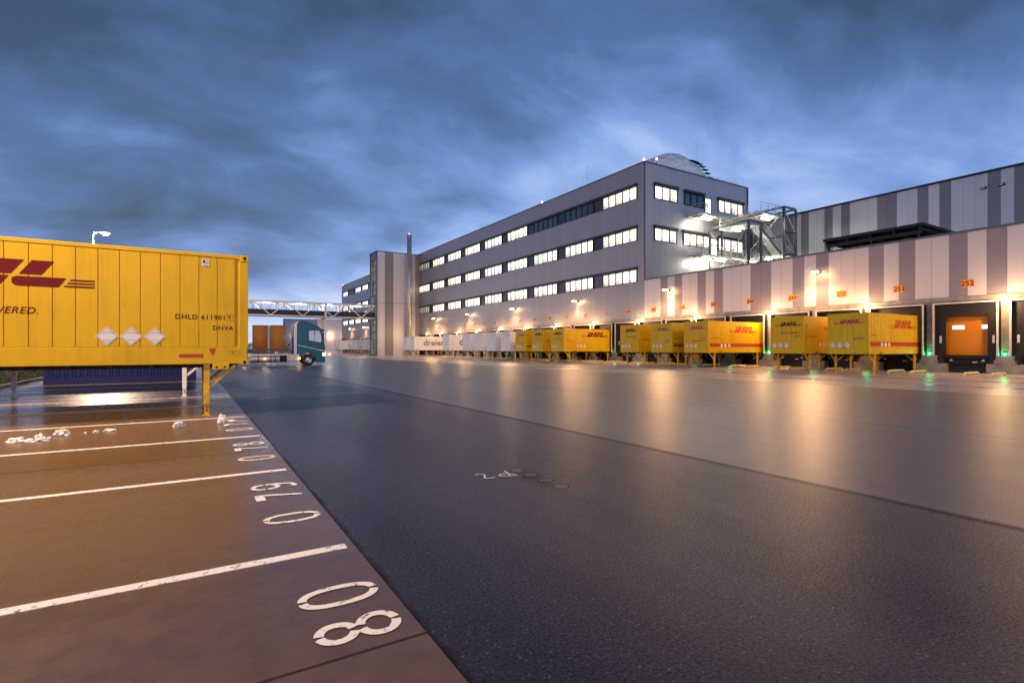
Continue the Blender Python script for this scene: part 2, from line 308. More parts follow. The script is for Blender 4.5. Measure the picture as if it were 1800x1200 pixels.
# ------------------------------------------------------------------ mesh helpers
class MB:
    def __init__(s): s.v = []; s.f = []; s.m = []; s.sm = []
    def face(s, pts, mi=0, smooth=False):
        i = len(s.v); s.v += [tuple(p) for p in pts]; s.f.append(tuple(range(i, i+len(pts)))); s.m.append(mi); s.sm.append(smooth)
    def box(s, x0, y0, z0, x1, y1, z1, mi=0):
        if x0 > x1: x0, x1 = x1, x0
        if y0 > y1: y0, y1 = y1, y0
        if z0 > z1: z0, z1 = z1, z0
        i = len(s.v)
        s.v += [(x0, y0, z0), (x1, y0, z0), (x1, y1, z0), (x0, y1, z0), (x0, y0, z1), (x1, y0, z1), (x1, y1, z1), (x0, y1, z1)]
        for q in ((0, 3, 2, 1), (4, 5, 6, 7), (0, 1, 5, 4), (1, 2, 6, 5), (2, 3, 7, 6), (3, 0, 4, 7)):
            s.f.append(tuple(i+k for k in q)); s.m.append(mi); s.sm.append(False)
        return s
    def bar(s, a, b, w, h=None, mi=0, up=(0, 0, 1)):
        h = h or w; a = Vector(a); b = Vector(b); d = (b-a).normalized(); u = Vector(up)
        if abs(d.dot(u)) > .98: u = Vector((1, 0, 0))
        sx = d.cross(u).normalized(); u = sx.cross(d).normalized()
        c = [(-w/2, -h/2), (w/2, -h/2), (w/2, h/2), (-w/2, h/2)]
        i = len(s.v)
        for p in (a, b): s.v += [tuple(p+sx*x+u*y) for x, y in c]
        for q in ((0, 1, 2, 3), (7, 6, 5, 4), (0, 4, 5, 1), (1, 5, 6, 2), (2, 6, 7, 3), (3, 7, 4, 0)):
            s.f.append(tuple(i+k for k in q)); s.m.append(mi); s.sm.append(False)
        return s
    def tube(s, pts, r, n=8, mi=0, r2=None, cap=True):
        pts = [Vector(p) for p in pts]; i0 = len(s.v); prev = None
        for k, p in enumerate(pts):
            if k == 0: d = pts[1]-p
            elif k == len(pts)-1: d = p-pts[k-1]
            else: d = (pts[k+1]-p).normalized()+(p-pts[k-1]).normalized()
            d.normalize()
            if prev is None:
                u = Vector((0, 0, 1)) if abs(d.z) < .9 else Vector((1, 0, 0))
                sx = d.cross(u).normalized()
            else: sx = (prev-d*prev.dot(d)).normalized()
            prev = sx; u = sx.cross(d)
            rr = r if r2 is None else r+(r2-r)*k/(len(pts)-1)
            for j in range(n):
                a = 2*math.pi*j/n; s.v.append(tuple(p+(sx*math.cos(a)+u*math.sin(a))*rr))
        for k in range(len(pts)-1):
            for j in range(n):
                a = i0+k*n+j; b = i0+k*n+(j+1) % n
                s.f.append((a, b, b+n, a+n)); s.m.append(mi); s.sm.append(True)
        if cap:
            s.f.append(tuple(i0+j for j in range(n))); s.m.append(mi); s.sm.append(False)
            e = i0+(len(pts)-1)*n; s.f.append(tuple(e+n-1-j for j in range(n))); s.m.append(mi); s.sm.append(False)
        return s
    def prism(s, prof, y0, y1, mi=0, ax='y'):
        """profile [(a,b)] extruded; ax y: (x,z) profile, ax x: (y,z) profile, ax z: (x,y)"""
        def P(a, b, c):
            return (a, c, b) if ax == 'y' else (c, a, b) if ax == 'x' else (a, b, c)
        n = len(prof); i = len(s.v)
        s.v += [P(a, b, y0) for a, b in prof]+[P(a, b, y1) for a, b in prof]
        s.f.append(tuple(i+k for k in range(n))); s.f.append(tuple(i+2*n-1-k for k in range(n)))
        s.m += [mi, mi]; s.sm += [False, False]
        for k in range(n):
            a = i+k; b = i+(k+1) % n; s.f.append((a, a+n, b+n, b)); s.m.append(mi); s.sm.append(False)
        return s
    def sheet(s, polys, O, U, V, mi=0):
        O = Vector(O); U = Vector(U); V = Vector(V)
        for p in polys: s.face([O+U*a+V*b for a, b in p], mi)
        return s
    def build(s, name, mats, parent=None, loc=None, bevel=0., fix=True):
        me = bpy.data.meshes.new(name); me.from_pydata(s.v, [], s.f)
        if not isinstance(mats, (list, tuple)): mats = [mats]
        for m in mats: me.materials.append(MT[m] if isinstance(m, str) else m)
        for p, mi, sm in zip(me.polygons, s.m, s.sm): p.material_index = mi; p.use_smooth = sm
        if fix or bevel:
            bm = bmesh.new(); bm.from_mesh(me)
            if bevel:
                bmesh.ops.remove_doubles(bm, verts=bm.verts, dist=1e-5)
                bmesh.ops.bevel(bm, geom=[e for e in bm.edges if e.is_manifold and e.calc_face_angle(0) > .5], offset=bevel, segments=2, affect='EDGES', profile=.6)
            bmesh.ops.recalc_face_normals(bm, faces=bm.faces); bm.to_mesh(me); bm.free()
        o = bpy.data.objects.new(name, me); sc.collection.objects.link(o)
        if parent: o.parent = parent
        if loc: o.location = loc
        return o

def thing(name, label, cat, loc=(0, 0, 0), rz=0, group=None):
    o = bpy.data.objects.new(name, None); sc.collection.objects.link(o); o.empty_display_size = .3
    o.location = loc; o.rotation_euler = (0, 0, rz); o['label'] = label; o['category'] = cat
    if group: o['group'] = group
    return o
def tag(o, label, cat, group=None):
    o['label'] = label; o['category'] = cat
    if group: o['group'] = group
    return o
ORD = ['rightmost']+[w_+' from the right' for w_ in ('second third fourth fifth sixth seventh eighth ninth tenth eleventh twelfth thirteenth fourteenth fifteenth sixteenth seventeenth eighteenth nineteenth twentieth '
    'twenty-first twenty-second twenty-third twenty-fourth twenty-fifth twenty-sixth twenty-seventh twenty-eighth twenty-ninth thirtieth thirty-first').split()]
def setting(o, kind='structure'): o['kind'] = kind; return o
def dup(root, loc, rz=None, label=None, group=None):
    def cp(o, par):
        c = o.copy(); sc.collection.objects.link(c)
        if par: c.parent = par
        for ch in kids.get(o.name, []): cp(ch, c)
        return c
    kids = {}
    def walk(o):
        kids[o.name] = list(o.children)
        for ch in o.children: walk(ch)
    walk(root)
    r = cp(root, None); r.location = loc
    if rz is not None: r.rotation_euler = (0, 0, rz)
    if label: r['label'] = label
    if group: r['group'] = group
    return r

_tc = {}
def text_polys(txt, size=1., bold=0., shear=0., align='LEFT', space=1.):
    key = (txt, bold, shear, space)
    if key not in _tc:
        cu = bpy.data.curves.new('t', 'FONT'); cu.body = txt; cu.size = 1.; cu.offset = bold; cu.shear = shear; cu.space_character = space
        cu.resolution_u = 3; cu.fill_mode = 'FRONT'
        ob = bpy.data.objects.new('t', cu); me = bpy.data.meshes.new_from_object(ob)
        ps = [[(me.vertices[v].co.x, me.vertices[v].co.y) for v in p.vertices] for p in me.polygons]
        bpy.data.objects.remove(ob); bpy.data.curves.remove(cu); bpy.data.meshes.remove(me); _tc[key] = ps
    ps = _tc[key]; xs = [a for p in ps for a, b in p]; x0, x1 = min(xs), max(xs)
    ys = [b for p in ps for a, b in p]; k = size/max(max(ys), .01)      # size = cap height
    sh = {'LEFT': -x0, 'RIGHT': -x1, 'CENTER': -(x0+x1)/2}[align]
    return [[((a+sh)*k, b*k) for a, b in p] for p in ps]

def logo_polys(h):
    """slanted three letter mark with speed stripes either side, letter height h, origin at the L"""
    sl = .70
    def par(u0, u1, v0, v1, c0=0, c1=0): return [(u0+sl*v0+c0, v0), (u1+sl*v0, v0), (u1+sl*v1, v1), (u0+sl*v1+c1, v1)]
    P = [par(0, .66, .45, 1), [(.10+.02, .10), (.22, .02), (.34, 0), (1.48, 0), (1.50+.22, .37), (.26, .37), (.12, .30)]]
    P += [par(-.88, -.22, .45, 1), par(-1.76, -1.10, .45, 1), par(-.88, -.22, 0, .38), par(-1.76, -1.10, 0, .38), par(-1.10, -.88, .20, .38), par(-1.10, -.88, .45, .60)]
    P += [par(-3.35, -2.69, 0, .66), par(-3.55, -2.2, .78, 1), par(-2.62, -1.98, .45, .78), par(-2.62, -2.0, .22, .38), par(-2.69, -2.15, 0, .22), par(-2.20, -2.02, .78, .95), par(-2.15, -2.03, .05, .22), par(-2.62, -1.98, .37, .46)]
    for v in (.27, .145, .02):
        P.append([(1.62+sl*v, v), (2.6, v), (2.6, v+.065), (1.62+sl*(v+.065), v+.065)])
        P.append([(-4.55, v), (-3.55+sl*v, v), (-3.55+sl*(v+.065), v+.065), (-4.55, v+.065)])
    return [[(a*h, b*h) for a, b in p] for p in P]

# ================================================================== GROUND
g = MB(); g.box(-1500, -600, -1.2, 3000, 3500, -.06); setting(g.build('ground', 'field'))
g = MB(); g.box(1.17, -40, -.4, 24.4, 260, 0)
setting(g.build('asphalt_yard', 'asphalt'))
g = MB(); g.box(-6.6, -25, -.4, 1.166, 200, .002)
setting(g.build('parking_slab', 'slab'))
g = MB(); g.box(24.404, -60, -.4, 90, 260, .003)
setting(g.build('concrete_apron', 'apron'))
g = MB(); g.box(-60, 200.004, -.4, 1.166, 260, -.002); g.box(-60, 150, -.4, -8.6, 200, -.002)
setting(g.build('far_road', 'asphalt'))
k = MB()
y = -20
while y < 150:
    k.box(-6.78, y, -.3, -6.604, y+1.98, .13); y += 2.0
setting(k.build('kerb', 'kerb', bevel=.012))
# grass verge with a low bank
gv = MB(); nx, ny = 26, 110
def vz(x, y):
    d = (-6.78-x); b = min(1., max(0., (d-.8)/6.)); b = b*b*(3-2*b)
    return .05+b*1.0*(1 if y < 120 else max(0, 1-(y-120)/20)) + .10*noise.noise(Vector((x*.6, y*.6, 0)))
P = [[(-6.785-i*.9-(i*i)*.02, -20+j*1.6, 0) for i in range(nx)] for j in range(ny)]
for j in range(ny-1):
    for i in range(nx-1):
        q = [P[j][i], P[j][i+1], P[j+1][i+1], P[j+1][i]]
        gv.face([(a, b, vz(a, b)) for a, b, _ in q], 0, True)
verge = setting(gv.build('grass_verge', 'verge', fix=False)); verge.data.flip_normals() if False else None
gr = MB(); rnd = random.Random(3)
for _ in range(9000):
    yy = rnd.uniform(17, 60); xx = -6.85-abs(rnd.gauss(0, 2.6))
    z0 = vz(xx, yy)-.01; a = rnd.uniform(0, 6.28); hgt = rnd.uniform(.05, .22); wd = rnd.uniform(.01, .03)
    lx, ly = rnd.uniform(-.08, .08), rnd.uniform(-.08, .08)
    gr.face([(xx-wd*math.cos(a), yy-wd*math.sin(a), z0), (xx+wd*math.cos(a), yy+wd*math.sin(a), z0), (xx+lx, yy+ly, z0+hgt)], 1 if rnd.random() < .25 else 0)
o = gr.build('grass', ['leaf_a', 'dry'], fix=False); setting(o, 'stuff'); tag(o, 'rough short grass on the bank behind the kerb', 'grass')

# painted stall lines: one every 3.23 m, number stencils facing the yard
STEP = 3.235
ln = MB()
for kx in range(-3, 36):
    yy = 4.45+STEP*kx
    x0, x1 = -6.2, 1.10
    ln.box(x0, yy-.055, -.1, x1, yy+.055, .006)
setting(ln.build('stall_lines', 'paint_line'))
def stroke_digit(ch):
    def ell(cx, cy, rx, ry, a0=0, a1=360, n=22, sq=2.4):
        pts = []
        for i in range(n+1):
            a = R(a0+(a1-a0)*i/n); c, s_ = math.cos(a), math.sin(a)
            pts.append((cx+rx*math.copysign(abs(c)**(2/sq), c), cy+ry*math.copysign(abs(s_)**(2/sq), s_)))
        return pts
    if ch == '0': return [ell(.28, .5, .26, .46, 94, 266), ell(.28, .5, .26, .46, -86, 86)]
    if ch == '8': return [ell(.28, .745, .20, .20, 96, 258, 12, 2), ell(.28, .745, .20, .20, -78, 84, 12, 2), ell(.28, .26, .24, .21, 102, 264, 12, 2), ell(.28, .26, .24, .21, -84, 78, 12, 2)]
    if ch == '7': return [[(.03, .89, .19), (.53, .89, .19)], [(.49, .80), (.22, .04)]]
    if ch == '9': return [ell(.28, .68, .24, .27, 5, 175, 12, 2), ell(.28, .68, .24, .27, 185, 355, 12, 2), [(.52, .66), (.50, .38), (.40, .12), (.24, .04), (.10, .08)]]
    if ch == '6': return [ell(.28, .30, .24, .26, 5, 175, 12, 2), ell(.28, .30, .24, .26, 185, 355, 12, 2), [(.04, .34), (.08, .62), (.20, .88), (.36, .96), (.46, .90)]]
    if ch == '5': return [[(.50, .95), (.10, .95), (.07, .56)], [(.07, .54), (.30, .60), (.50, .46), (.50, .22), (.34, .05), (.08, .08)]]
    if ch == '4': return [[(.42, .03), (.42, .96), (.03, .30)], [(.03, .27), (.55, .27)]]
    if ch == '3': return [[(.06, .88), (.28, .96), (.48, .84), (.46, .62), (.24, .54)], [(.24, .51), (.50, .42), (.50, .14), (.28, .04), (.05, .12)]]
    if ch == '2': return [[(.06, .78), (.14, .93), (.36, .96), (.50, .80), (.44, .56), (.05, .06)], [(.05, .05), (.53, .05)]]
    return [[(.28, .04), (.28, .96)], [(.26, .94), (.10, .78)]]
def ribbon(mb, pts, w, f):
    if len(pts[0]) == 3: w = pts[0][2]; pts = [p[:2] for p in pts]
    pts = [Vector((a, b)) for a, b in pts]; L = []; Rr = []
    for i, p in enumerate(pts):
        d = (pts[min(i+1, len(pts)-1)]-pts[max(i-1, 0)]).normalized(); n_ = Vector((-d.y, d.x))
        L.append(p+n_*w/2); Rr.append(p-n_*w/2)
    for i in range(len(pts)-1): mb.face([f(*Rr[i]), f(*Rr[i+1]), f(*L[i+1]), f(*L[i])])
for kx in range(-1, 17):
    num = '%03d' % (79-kx); y_end = 4.45+STEP*(kx+1)
    mb = MB()
    H = .50
    # text up = -X, reading direction = +Y
    for ch, off in zip(num, (-2.33, -1.46, -.98)):
        oy = y_end+off-.02
        for si, st in enumerate(stroke_digit(ch)): ribbon(mb, st, .115, lambda a, b, oy=oy, zz=.0065+.0005*si: (1.09-b*H, oy+a*H*.95, zz))
    o = mb.build('stall_number', 'paint_line', fix=False); setting(o)
    o['label'] = 'white stencilled stall number %s on the concrete' % num
# lone line across the apron and dashes on the far asphalt
mb = MB(); mb.box(24.6, 10.55, 0, 33, 10.65, .007)
for (a, b) in ((19, 52), (14, 60), (8.5, 55)): mb.box(a-.8, b-.06, 0, a+.8, b+.06, .006)
setting(mb.build('yard_markings', 'paint_line'))
# shadows of the parked containers, painted as two dark bluish sheets on the asphalt
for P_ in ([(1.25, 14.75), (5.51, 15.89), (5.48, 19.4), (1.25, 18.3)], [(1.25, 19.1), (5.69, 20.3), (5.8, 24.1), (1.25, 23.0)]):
    mb = MB(); mb.face([(a, b, .004) for a, b in P_]); setting(mb.build('painted_shadow', 'shadow_blue', fix=False))
# core-drill patches and chalk note
for i, (x, y) in enumerate([(3.75, 5.98), (3.76, 5.68), (3.77, 5.35), (3.76, 5.02)]):
    mb = MB(); n = 28
    mb.face([(x+.085*math.cos(2*math.pi*k/n), y+.085*math.sin(2*math.pi*k/n), .005) for k in range(n)])
    for k in range(n):
        a, b = 2*math.pi*k/n, 2*math.pi*(k+1)/n
        mb.face([(x+r_*math.cos(t_), y+r_*math.sin(t_), .0055) for r_, t_ in ((.085, a), (.100, a), (.100, b), (.085, b))], 1)
    setting(mb.build('asphalt_patch', ['patch', 'rubber'], fix=False))
mb = MB()
for t_ in [[(3.15, 6.04), (3.18, 6.07), (3.21, 6.07), (3.25, 6.03), (3.25, 5.97), (3.2, 5.9), (3.18, 5.84), (3.22, 5.81), (3.28, 5.81), (3.31, 5.82)],
           [(3.59, 6.05), (3.55, 5.89), (3.52, 5.79)], [(3.60, 5.74), (3.585, 5.84), (3.55, 5.91), (3.5, 5.92), (3.43, 5.90), (3.40, 5.86), (3.41, 5.82), (3.47, 5.79), (3.60, 5.755)]]:
    ribbon(mb, t_, .022, lambda a, b: (a, b, .006))
setting(mb.build('chalk_note', 'chalk', fix=False))

# ================================================================== LOGISTICS BUILDINGS
XW = 44.5
hall = thing('warehouse_hall', 'low loading hall with pale and dark vertical panels above docks 245 to 253', 'warehouse')
DARK = {12, 14, 17, 19, 23, 25, 28, 29, 33, 35, 38, 40, 9, 7, 4, 2, -1, -3, -6, -8, -11}
mb = MB(); y = -40
while y < 43:
    d = y in DARK; e = y+1
    while e < 43 and ((e in DARK) == d): e += 1
    mb.face([(XW, y, 5.17), (XW, e, 5.17), (XW, e, 9.45), (XW, y, 9.45)], 1 if d else 0); y = e
mb.face([(XW, 43, 5.17), (XW, 43.4, 5.17), (XW, 43.4, 9.45), (XW, 43, 9.45)], 0)
o = mb.build('striped_wall', ['light_y', 'dark_y'], hall, fix=False)
mb = MB(); mb.box(44.42, -40, 9.45, 44.9, 43.38, 9.60)
mb.build('parapet_cap', 'blue_steel', hall)
mb = MB(); mb.box(44.9, -40, 8.95, 68.68, 43.39, 9.05); mb.build('roof', 'roofing', hall)

office = thing('office_building', 'long grey four storey office block with three rows of lit window bands', 'office building')
ZT = 23.1; YE = 185.5
WIN = [44.6+7.83*k for k in range(18)]
BANDS = [(9.35, 10.85), (14.2, 15.7), (19.1, 20.6)]
mb = MB()
def wallstrip(z0, z1): mb.face([(XW, 43.4, z0), (XW, YE, z0), (XW, YE, z1), (XW, 43.4, z1)], 0)
zs = [5.17]+[v for a, b in BANDS for v in (a, b+.30)]+[ZT]
for i in range(0, len(zs), 2): wallstrip(zs[i], zs[i+1])
for a, b in BANDS:    # wall at both ends of each band
    mb.face([(XW, 43.4, a), (XW, 44.5, a), (XW, 44.5, b+.30), (XW, 43.4, b+.30)], 0)
    mb.face([(XW, YE-1.6, a), (XW, YE, a), (XW, YE, b+.30), (XW, YE-1.6, b+.30)], 0)
mb.build('wall', 'face', office, fix=False)
mb = MB(); mb.face([(XW, 43.4, 9.06), (63.6, 43.4, 9.06), (63.6, 43.4, ZT), (XW, 43.4, ZT)]); mb.build('end_wall', 'face_x', office, fix=False)
mb = MB(); mb.box(45.2, 43.5, 22.2, 63.5, YE, 22.3); mb.face([(63.6, 43.4, 0), (63.6, YE, 0), (63.6, YE, ZT), (63.6, 43.4, ZT)]); mb.face([(XW, YE, 0), (63.6, YE, 0), (63.6, YE, ZT), (XW, YE, ZT)])
mb.build('roof', 'roofing', office, fix=False)
mb = MB()   # thin roof edge trim and corner flashing
mb.box(44.40, 43.30, ZT, 44.72, YE+.1, ZT+.10); mb.box(44.72, 43.30, ZT, 63.7, 43.62, ZT+.10); mb.box(44.38, 43.28, 9.62, 44.52, 43.42, ZT-.002)
mb.box(63.58, 43.28, 9.62, 63.72, 43.42, ZT-.002)
mb.build('roof_trim', 'blue_steel', office)
for bi, (a, b) in enumerate(BANDS):
    mb = MB(); mb.face([(XW+.14, 44.5, a), (XW+.14, YE-1.6, a), (XW+.14, YE-1.6, b+.3), (XW+.14, 44.5, b+.3)])
    mb.face([(XW, 44.5, a), (XW, YE-1.6, a), (XW+.14, YE-1.6, a), (XW+.14, 44.5, a)])
    mb.build('window_band', 'spandrel', office, fix=False)
    mb = MB(); mb.box(44.30, 44.45, b+.06, 44.64, 113, b+.32); mb.box(44.30, 117.7, b+.06, 44.64, YE-1.6, b+.32); mb.build('sunblind_box', 'dark_frame', office, bevel=.02)
frame_me = {}
def window(parent, origin, axis, width, panes, z0, z1, glass, first=[None]):
    """frame mesh with pane sub-part; axis 'Y' for the long face, 'X' for the end face"""
    key = (axis, round(width, 2), panes)
    h = z1-z0
    def mk_(mbf, mbp):
        pw = width/panes
        def bx(mb_, u0, u1, v0, v1, d0, d1):
            if axis == 'Y': mb_.box(d0, u0, v0, d1, u1, v1)
            else: mb_.box(u0, d0, v0, u1, d1, v1)
        bx(mbf, 0, width, 0, .07, .0, .12); bx(mbf, 0, width, h-.07, h, .0, .12)
        for i in range(panes+1):
            t = .075 if 0 < i < panes else .08
            c = min(max(i*pw, t), width-t); bx(mbf, c-t, c+t, .07, h-.07, .002, .118)
        if axis == 'Y': mbp.face([(.07, 0, 0), (.07, width, 0), (.07, width, h), (.07, 0, h)])
        else: mbp.face([(0, .07, 0), (width, .07, 0), (width, .07, h), (0, .07, h)])
    if key not in frame_me:
        a, b = MB(), MB(); mk_(a, b)
        fo = a.build('window', 'dark_frame'); fo_me = fo.data; bpy.data.objects.remove(fo)
        gl = {}
        for gk in ('lit', 'dim', 'sky_glass'):
            po = b.build('pane', gk, fix=False); gl[gk] = po.data; bpy.data.objects.remove(po)
        frame_me[key] = (fo_me, gl)
    fm, gl = frame_me[key]
    f = bpy.data.objects.new('window', fm); sc.collection.objects.link(f); f.parent = parent; f.location = origin
    p = bpy.data.objects.new('pane', gl[glass]); sc.collection.objects.link(p); p.parent = f
    return f
for bi, (a, b) in enumerate(BANDS):
    for k, y0 in enumerate(WIN):
        if 112.5 < y0+3 < 118: continue
        gk = 'lit'
        if bi == 2 and k in (1, 2, 16): gk = 'sky_glass'
        if bi == 2 and k == 8: gk = 'dim'
        if bi == 0 and k == 8: gk = 'dim'
        f = window(office, (XW+.01, y0, a+.04), 'Y', 6.1, 5, a, b, gk)
for x0, wd, n, (z0, z1), gk in [(46.0, 3.95, 3, (19.1, 20.65), 'lit'), (51.15, 3.6, 3, (19.1, 20.65), 'sky_glass'), (57.5, 5.2, 4, (19.1, 20.65), 'lit'),
                               (46.0, 3.85, 3, (14.2, 15.7), 'lit'), (50.95, 4.9, 4, (14.2, 15.7), 'lit'), (57.5, 5.2, 4, (14.2, 15.7), 'lit')]:
    window(office, (x0, 43.30, z0), 'X', wd, n, z0, z1, gk)
    mb = MB(); mb.box(x0-.08, 43.12, z1+.02, x0+wd+.08, 43.40, z1+.32); mb.build('sunblind_box', 'dark_frame', office, bevel=.02)
for z0 in (18.0, 13.05):
    x0 = 54.85 if z0 > 15 else 56.0
    mb = MB(); mb.box(x0, 43.28, z0, x0+.12, 43.4, z0+2.6); mb.box(x0+1.2, 43.28, z0, x0+1.32, 43.4, z0+2.6); mb.box(x0+.12, 43.28, z0+2.45, x0+1.2, 43.4, z0+2.6)
    d = mb.build('door', 'dark_frame', office)
    mb = MB(); mb.box(x0+.12, 43.33, z0+.02, x0+1.2, 43.36, z0+2.45); mb.build('pane', 'lit', d)
# tower, glass flank facing the yard, striped front
tw = thing('stair_tower', 'pale striped stair tower with a glazed flank at the end of the footbridge', 'tower')
mb = MB()
for x0, x1, mi in [(34.6, 36.35, 0), (36.35, 38.3, 1), (38.3, 42.4, 0), (42.4, 43.4, 0), (43.4, 44.48, 1)]:
    mb.face([(x0, 113, 0), (x1, 113, 0), (x1, 113, 22.8), (x0, 113, 22.8)], mi)
mb.build('striped_front', ['light_x', 'dark_x'], tw, fix=False)
mb = MB(); mb.box(34.45, 112.94, 22.8, 44.5, 118.3, 23.0); mb.box(34.5, 113.0, 0, 34.72, 113.3, 22.79); mb.box(34.5, 117.6, 0, 34.7, 118, 22.79); mb.box(34.7, 117.9, 0, 44.5, 118.0, 22.79)
mb.box(34.6, 113.31, 21.2, 34.8, 117.59, 22.79)
mb.build('roof_trim', 'blue_steel', tw)
mb = MB()
for z in [0.3]+[2.65*i for i in range(1, 9)]: mb.box(34.55, 113.3, z-.06, 34.65, 117.6, z+.06)
for y in (114.3, 115.4, 116.5): mb.box(34.54, y-.05, 0, 34.64, y+.05, 21.2)
mb.build('mullions', 'dark_frame', tw)
gm = room_window('tower_glass', .10)
mb = MB(); mb.face([(34.66, 113.3, 0), (34.66, 117.6, 0), (34.66, 117.6, 21.2), (34.66, 113.3, 21.2)]); mb.build('glazing', gm, tw, fix=False)
mb = MB(); mb.box(34.6, 112.93, 11.65, 44.4, 112.99, 11.72); mb.build('joint_trim', 'blue_steel', tw)
ch = MB(); ch.tube([(41.55, 111.7, 0), (41.55, 111.7, 27.0)], .52, 20); ch.tube([(41.55, 111.7, 26.4), (41.55, 111.7, 26.6)], .56, 20)
st = thing('chimney', 'tall round steel flue standing beside the striped stair tower', 'chimney')
ch.build('flue', 'alu', st)
mb = MB()
for z in (21.3, 9.5): mb.bar((41.55, 111.7, z), (41.55, 113, z), .12); mb.tube([(40.2, 111.7, z), (42.9, 111.7, z)], .05)
mb.build('bracket', 'galv', st)
mb = MB(); mb.tube([(41.55, 111.7, 27.0), (41.55, 111.7, 27.25)], .12, 8); mb.build('beacon', 'redlight', st)

# upper hall behind
XH = 68.7; ZH = 19.4
up = thing('high_bay_hall', 'tall striped warehouse rising behind the low loading hall at the right', 'warehouse')
mb = MB(); y = -60
PD = {y_ for y_ in range(-60, 62) if y_ in DARK or (y_ in (44, 46, 49, 50, 54, -13, -15, -18, -19, -23, -25))}
while y < 62:
    d = y in PD; e = y+1
    while e < 62 and ((e in PD) == d): e += 1
    mb.face([(XH, y, 8.9), (XH, e, 8.9), (XH, e, ZH), (XH, y, ZH)], 1 if d else 0); y = e
mb.build('striped_wall', ['hall_l', 'hall_d'], up, fix=False)
mb = MB(); mb.box(XH+.1, -60, 9, 120, 62, ZH-.3, 0); mb.build('roof', 'roofing', up)
mb = MB(); mb.box(XH-.12, -60, ZH, XH+.5, 62.1, ZH+.22); mb.build('roof_trim', 'dark_frame', up)
for y_, s_ in ((18.9, 1), (20.3, 1)):
    mb = MB(); n = 16
    mb.tube([(XH-.10, y_-.22, 17.9), (XH-.10, y_+.22, 17.9)], .14, 12); l = mb.build('bulkhead_lamp', 'dark_frame')
    tag(l, 'small oval bulkhead lamp high on the tall hall, %s of two' % ('right' if y_ < 19 else 'left'), 'lamp', 'bulkhead lamps on the tall hall')
    mb = MB(); mb.box(XH-.26, y_-.15, 17.84, XH-.235, y_+.15, 17.93); mb.build('lens', 'white_paint', l)

# ---------------------------------------------------------------- docks
def make_dock(occupied):
    """local: centre of dock on wall plane, y=0; x towards building"""
    f = MB()
    W, T, Bz = 1.73, 4.72, 1.16
    f.box(-.55, -W, Bz, .30, -W+.10, T); f.box(-.55, W-.10, Bz, .30, W, T); f.box(-.55, -W+.10, T-.10, .30, W-.10, T)
    e = MB(); e.box(-.60, -W-.01, Bz, -.55, -W+.09, T+.02); e.box(-.60, W-.09, Bz, -.55, W+.01, T+.02); e.box(-.60, -W+.09, T-.07, -.55, W-.09, T+.02)
    c = MB(); ow, oz, cx = (1.32, 4.05, .15) if occupied else (1.10, 3.85, -.22)
    c.box(cx, -W+.11, Bz, cx+.05, -ow, T-.11); c.box(cx, ow, Bz, cx+.05, W-.11, T-.11); c.box(cx+.003, -ow, oz, cx+.053, ow, T-.11)
    mk_ = MB(); mk_.box(cx-.02, -ow-.36, 2.0, cx-.004, -ow-.24, 2.5); mk_.box(cx-.02, ow+.24, 2.0, cx-.004, ow+.36, 2.5)
    d = MB(); z = 1.2
    while z < 4.2: d.box(.40, -1.3, z+.012, .44, 1.3, min(z+.20, 4.25)); z += .2
    d.box(.43, -1.3, 1.18, .47, 1.3, 4.28)
    dw = MB(); dw.box(.385, .28, 2.95, .399, .95, 3.22); dw.box(.385, -.95-.35, 2.95, .399, -.62, 3.22)
    lv = MB(); lv.box(-.1, -1.2, .95, .5, 1.2, 1.155); lv.box(-.25, -1.55, .45, .5, -1.2, 1.15); lv.box(-.25, 1.2, .45, .5, 1.55, 1.15)
    lv.box(.1, -1.2, .55, .5, 1.2, .90); lv.box(.15, -1.9, 0.01, .5, 1.9, .5)
    bl = MB(); bl.box(-.42, -1.50, .62, -.25, -1.26, 1.12); br_ = MB(); br_.box(-.42, 1.26, .62, -.25, 1.50, 1.12)
    bp = MB()
    for s in (-1, 1): bp.box(-.13, s*.85-.10, .80, -.105, s*.85+.10, .84); bp.box(-.13, s*.85-.03, .84, -.105, s*.85+.03, .92)
    bp.box(-.13, -.55, .70, -.105, -.30, .76, 1)
    return [(f, 'loading_dock', 'curtain', .0), (e, 'edging', 'edging', 0), (c, 'curtain', 'curtain', 0), (mk_, 'marker_strip', 'sticker', 0), (d, 'dock_door', 'orange_door', 0), (dw, 'door_window', 'door_win', 0), (lv, 'leveller', 'steel_black', 0), (bl, 'bumper', 'rubber', 0), (br_, 'bumper', 'rubber', 0), (bp, 'leveller_mark', ['sticker', 'edging'], 0)]
dock_me = {}
def place_dock(parent, yc, occupied):
    if occupied not in dock_me:
        L = []
        for mb_, nm, mt, bv in make_dock(occupied):
            o_ = mb_.build(nm, mt); L.append((nm, o_.data)); bpy.data.objects.remove(o_)
        dock_me[occupied] = L
    root = None
    for nm, me in dock_me[occupied]:
        o_ = bpy.data.objects.new(nm, me); sc.collection.objects.link(o_)
        if root is None: root = o_; o_.parent = parent; o_.location = (XW, yc, 0)
        else: o_.parent = root
    return root
OCC = {18: 'y', 22: 'y', 30: 'y', 34: 'y', 38: 'y', 50: 'y', 54: 'y', 58: 'y', 62: 'w', 66: 'w', 70: 'w', 74: 'w', 82: 'd', 98: 'd', 102: 'w',
       126: 'w', 130: 'w', 138: 'w', 142: 'w', 146: 'w', 158: 'w', 162: 'w'}
DOCKS = [y_ for y_ in range(6, 180, 4) if not 108 < y_ < 121]
for y_ in DOCKS: place_dock(hall if y_ < 43 else office, y_, y_ in OCC)
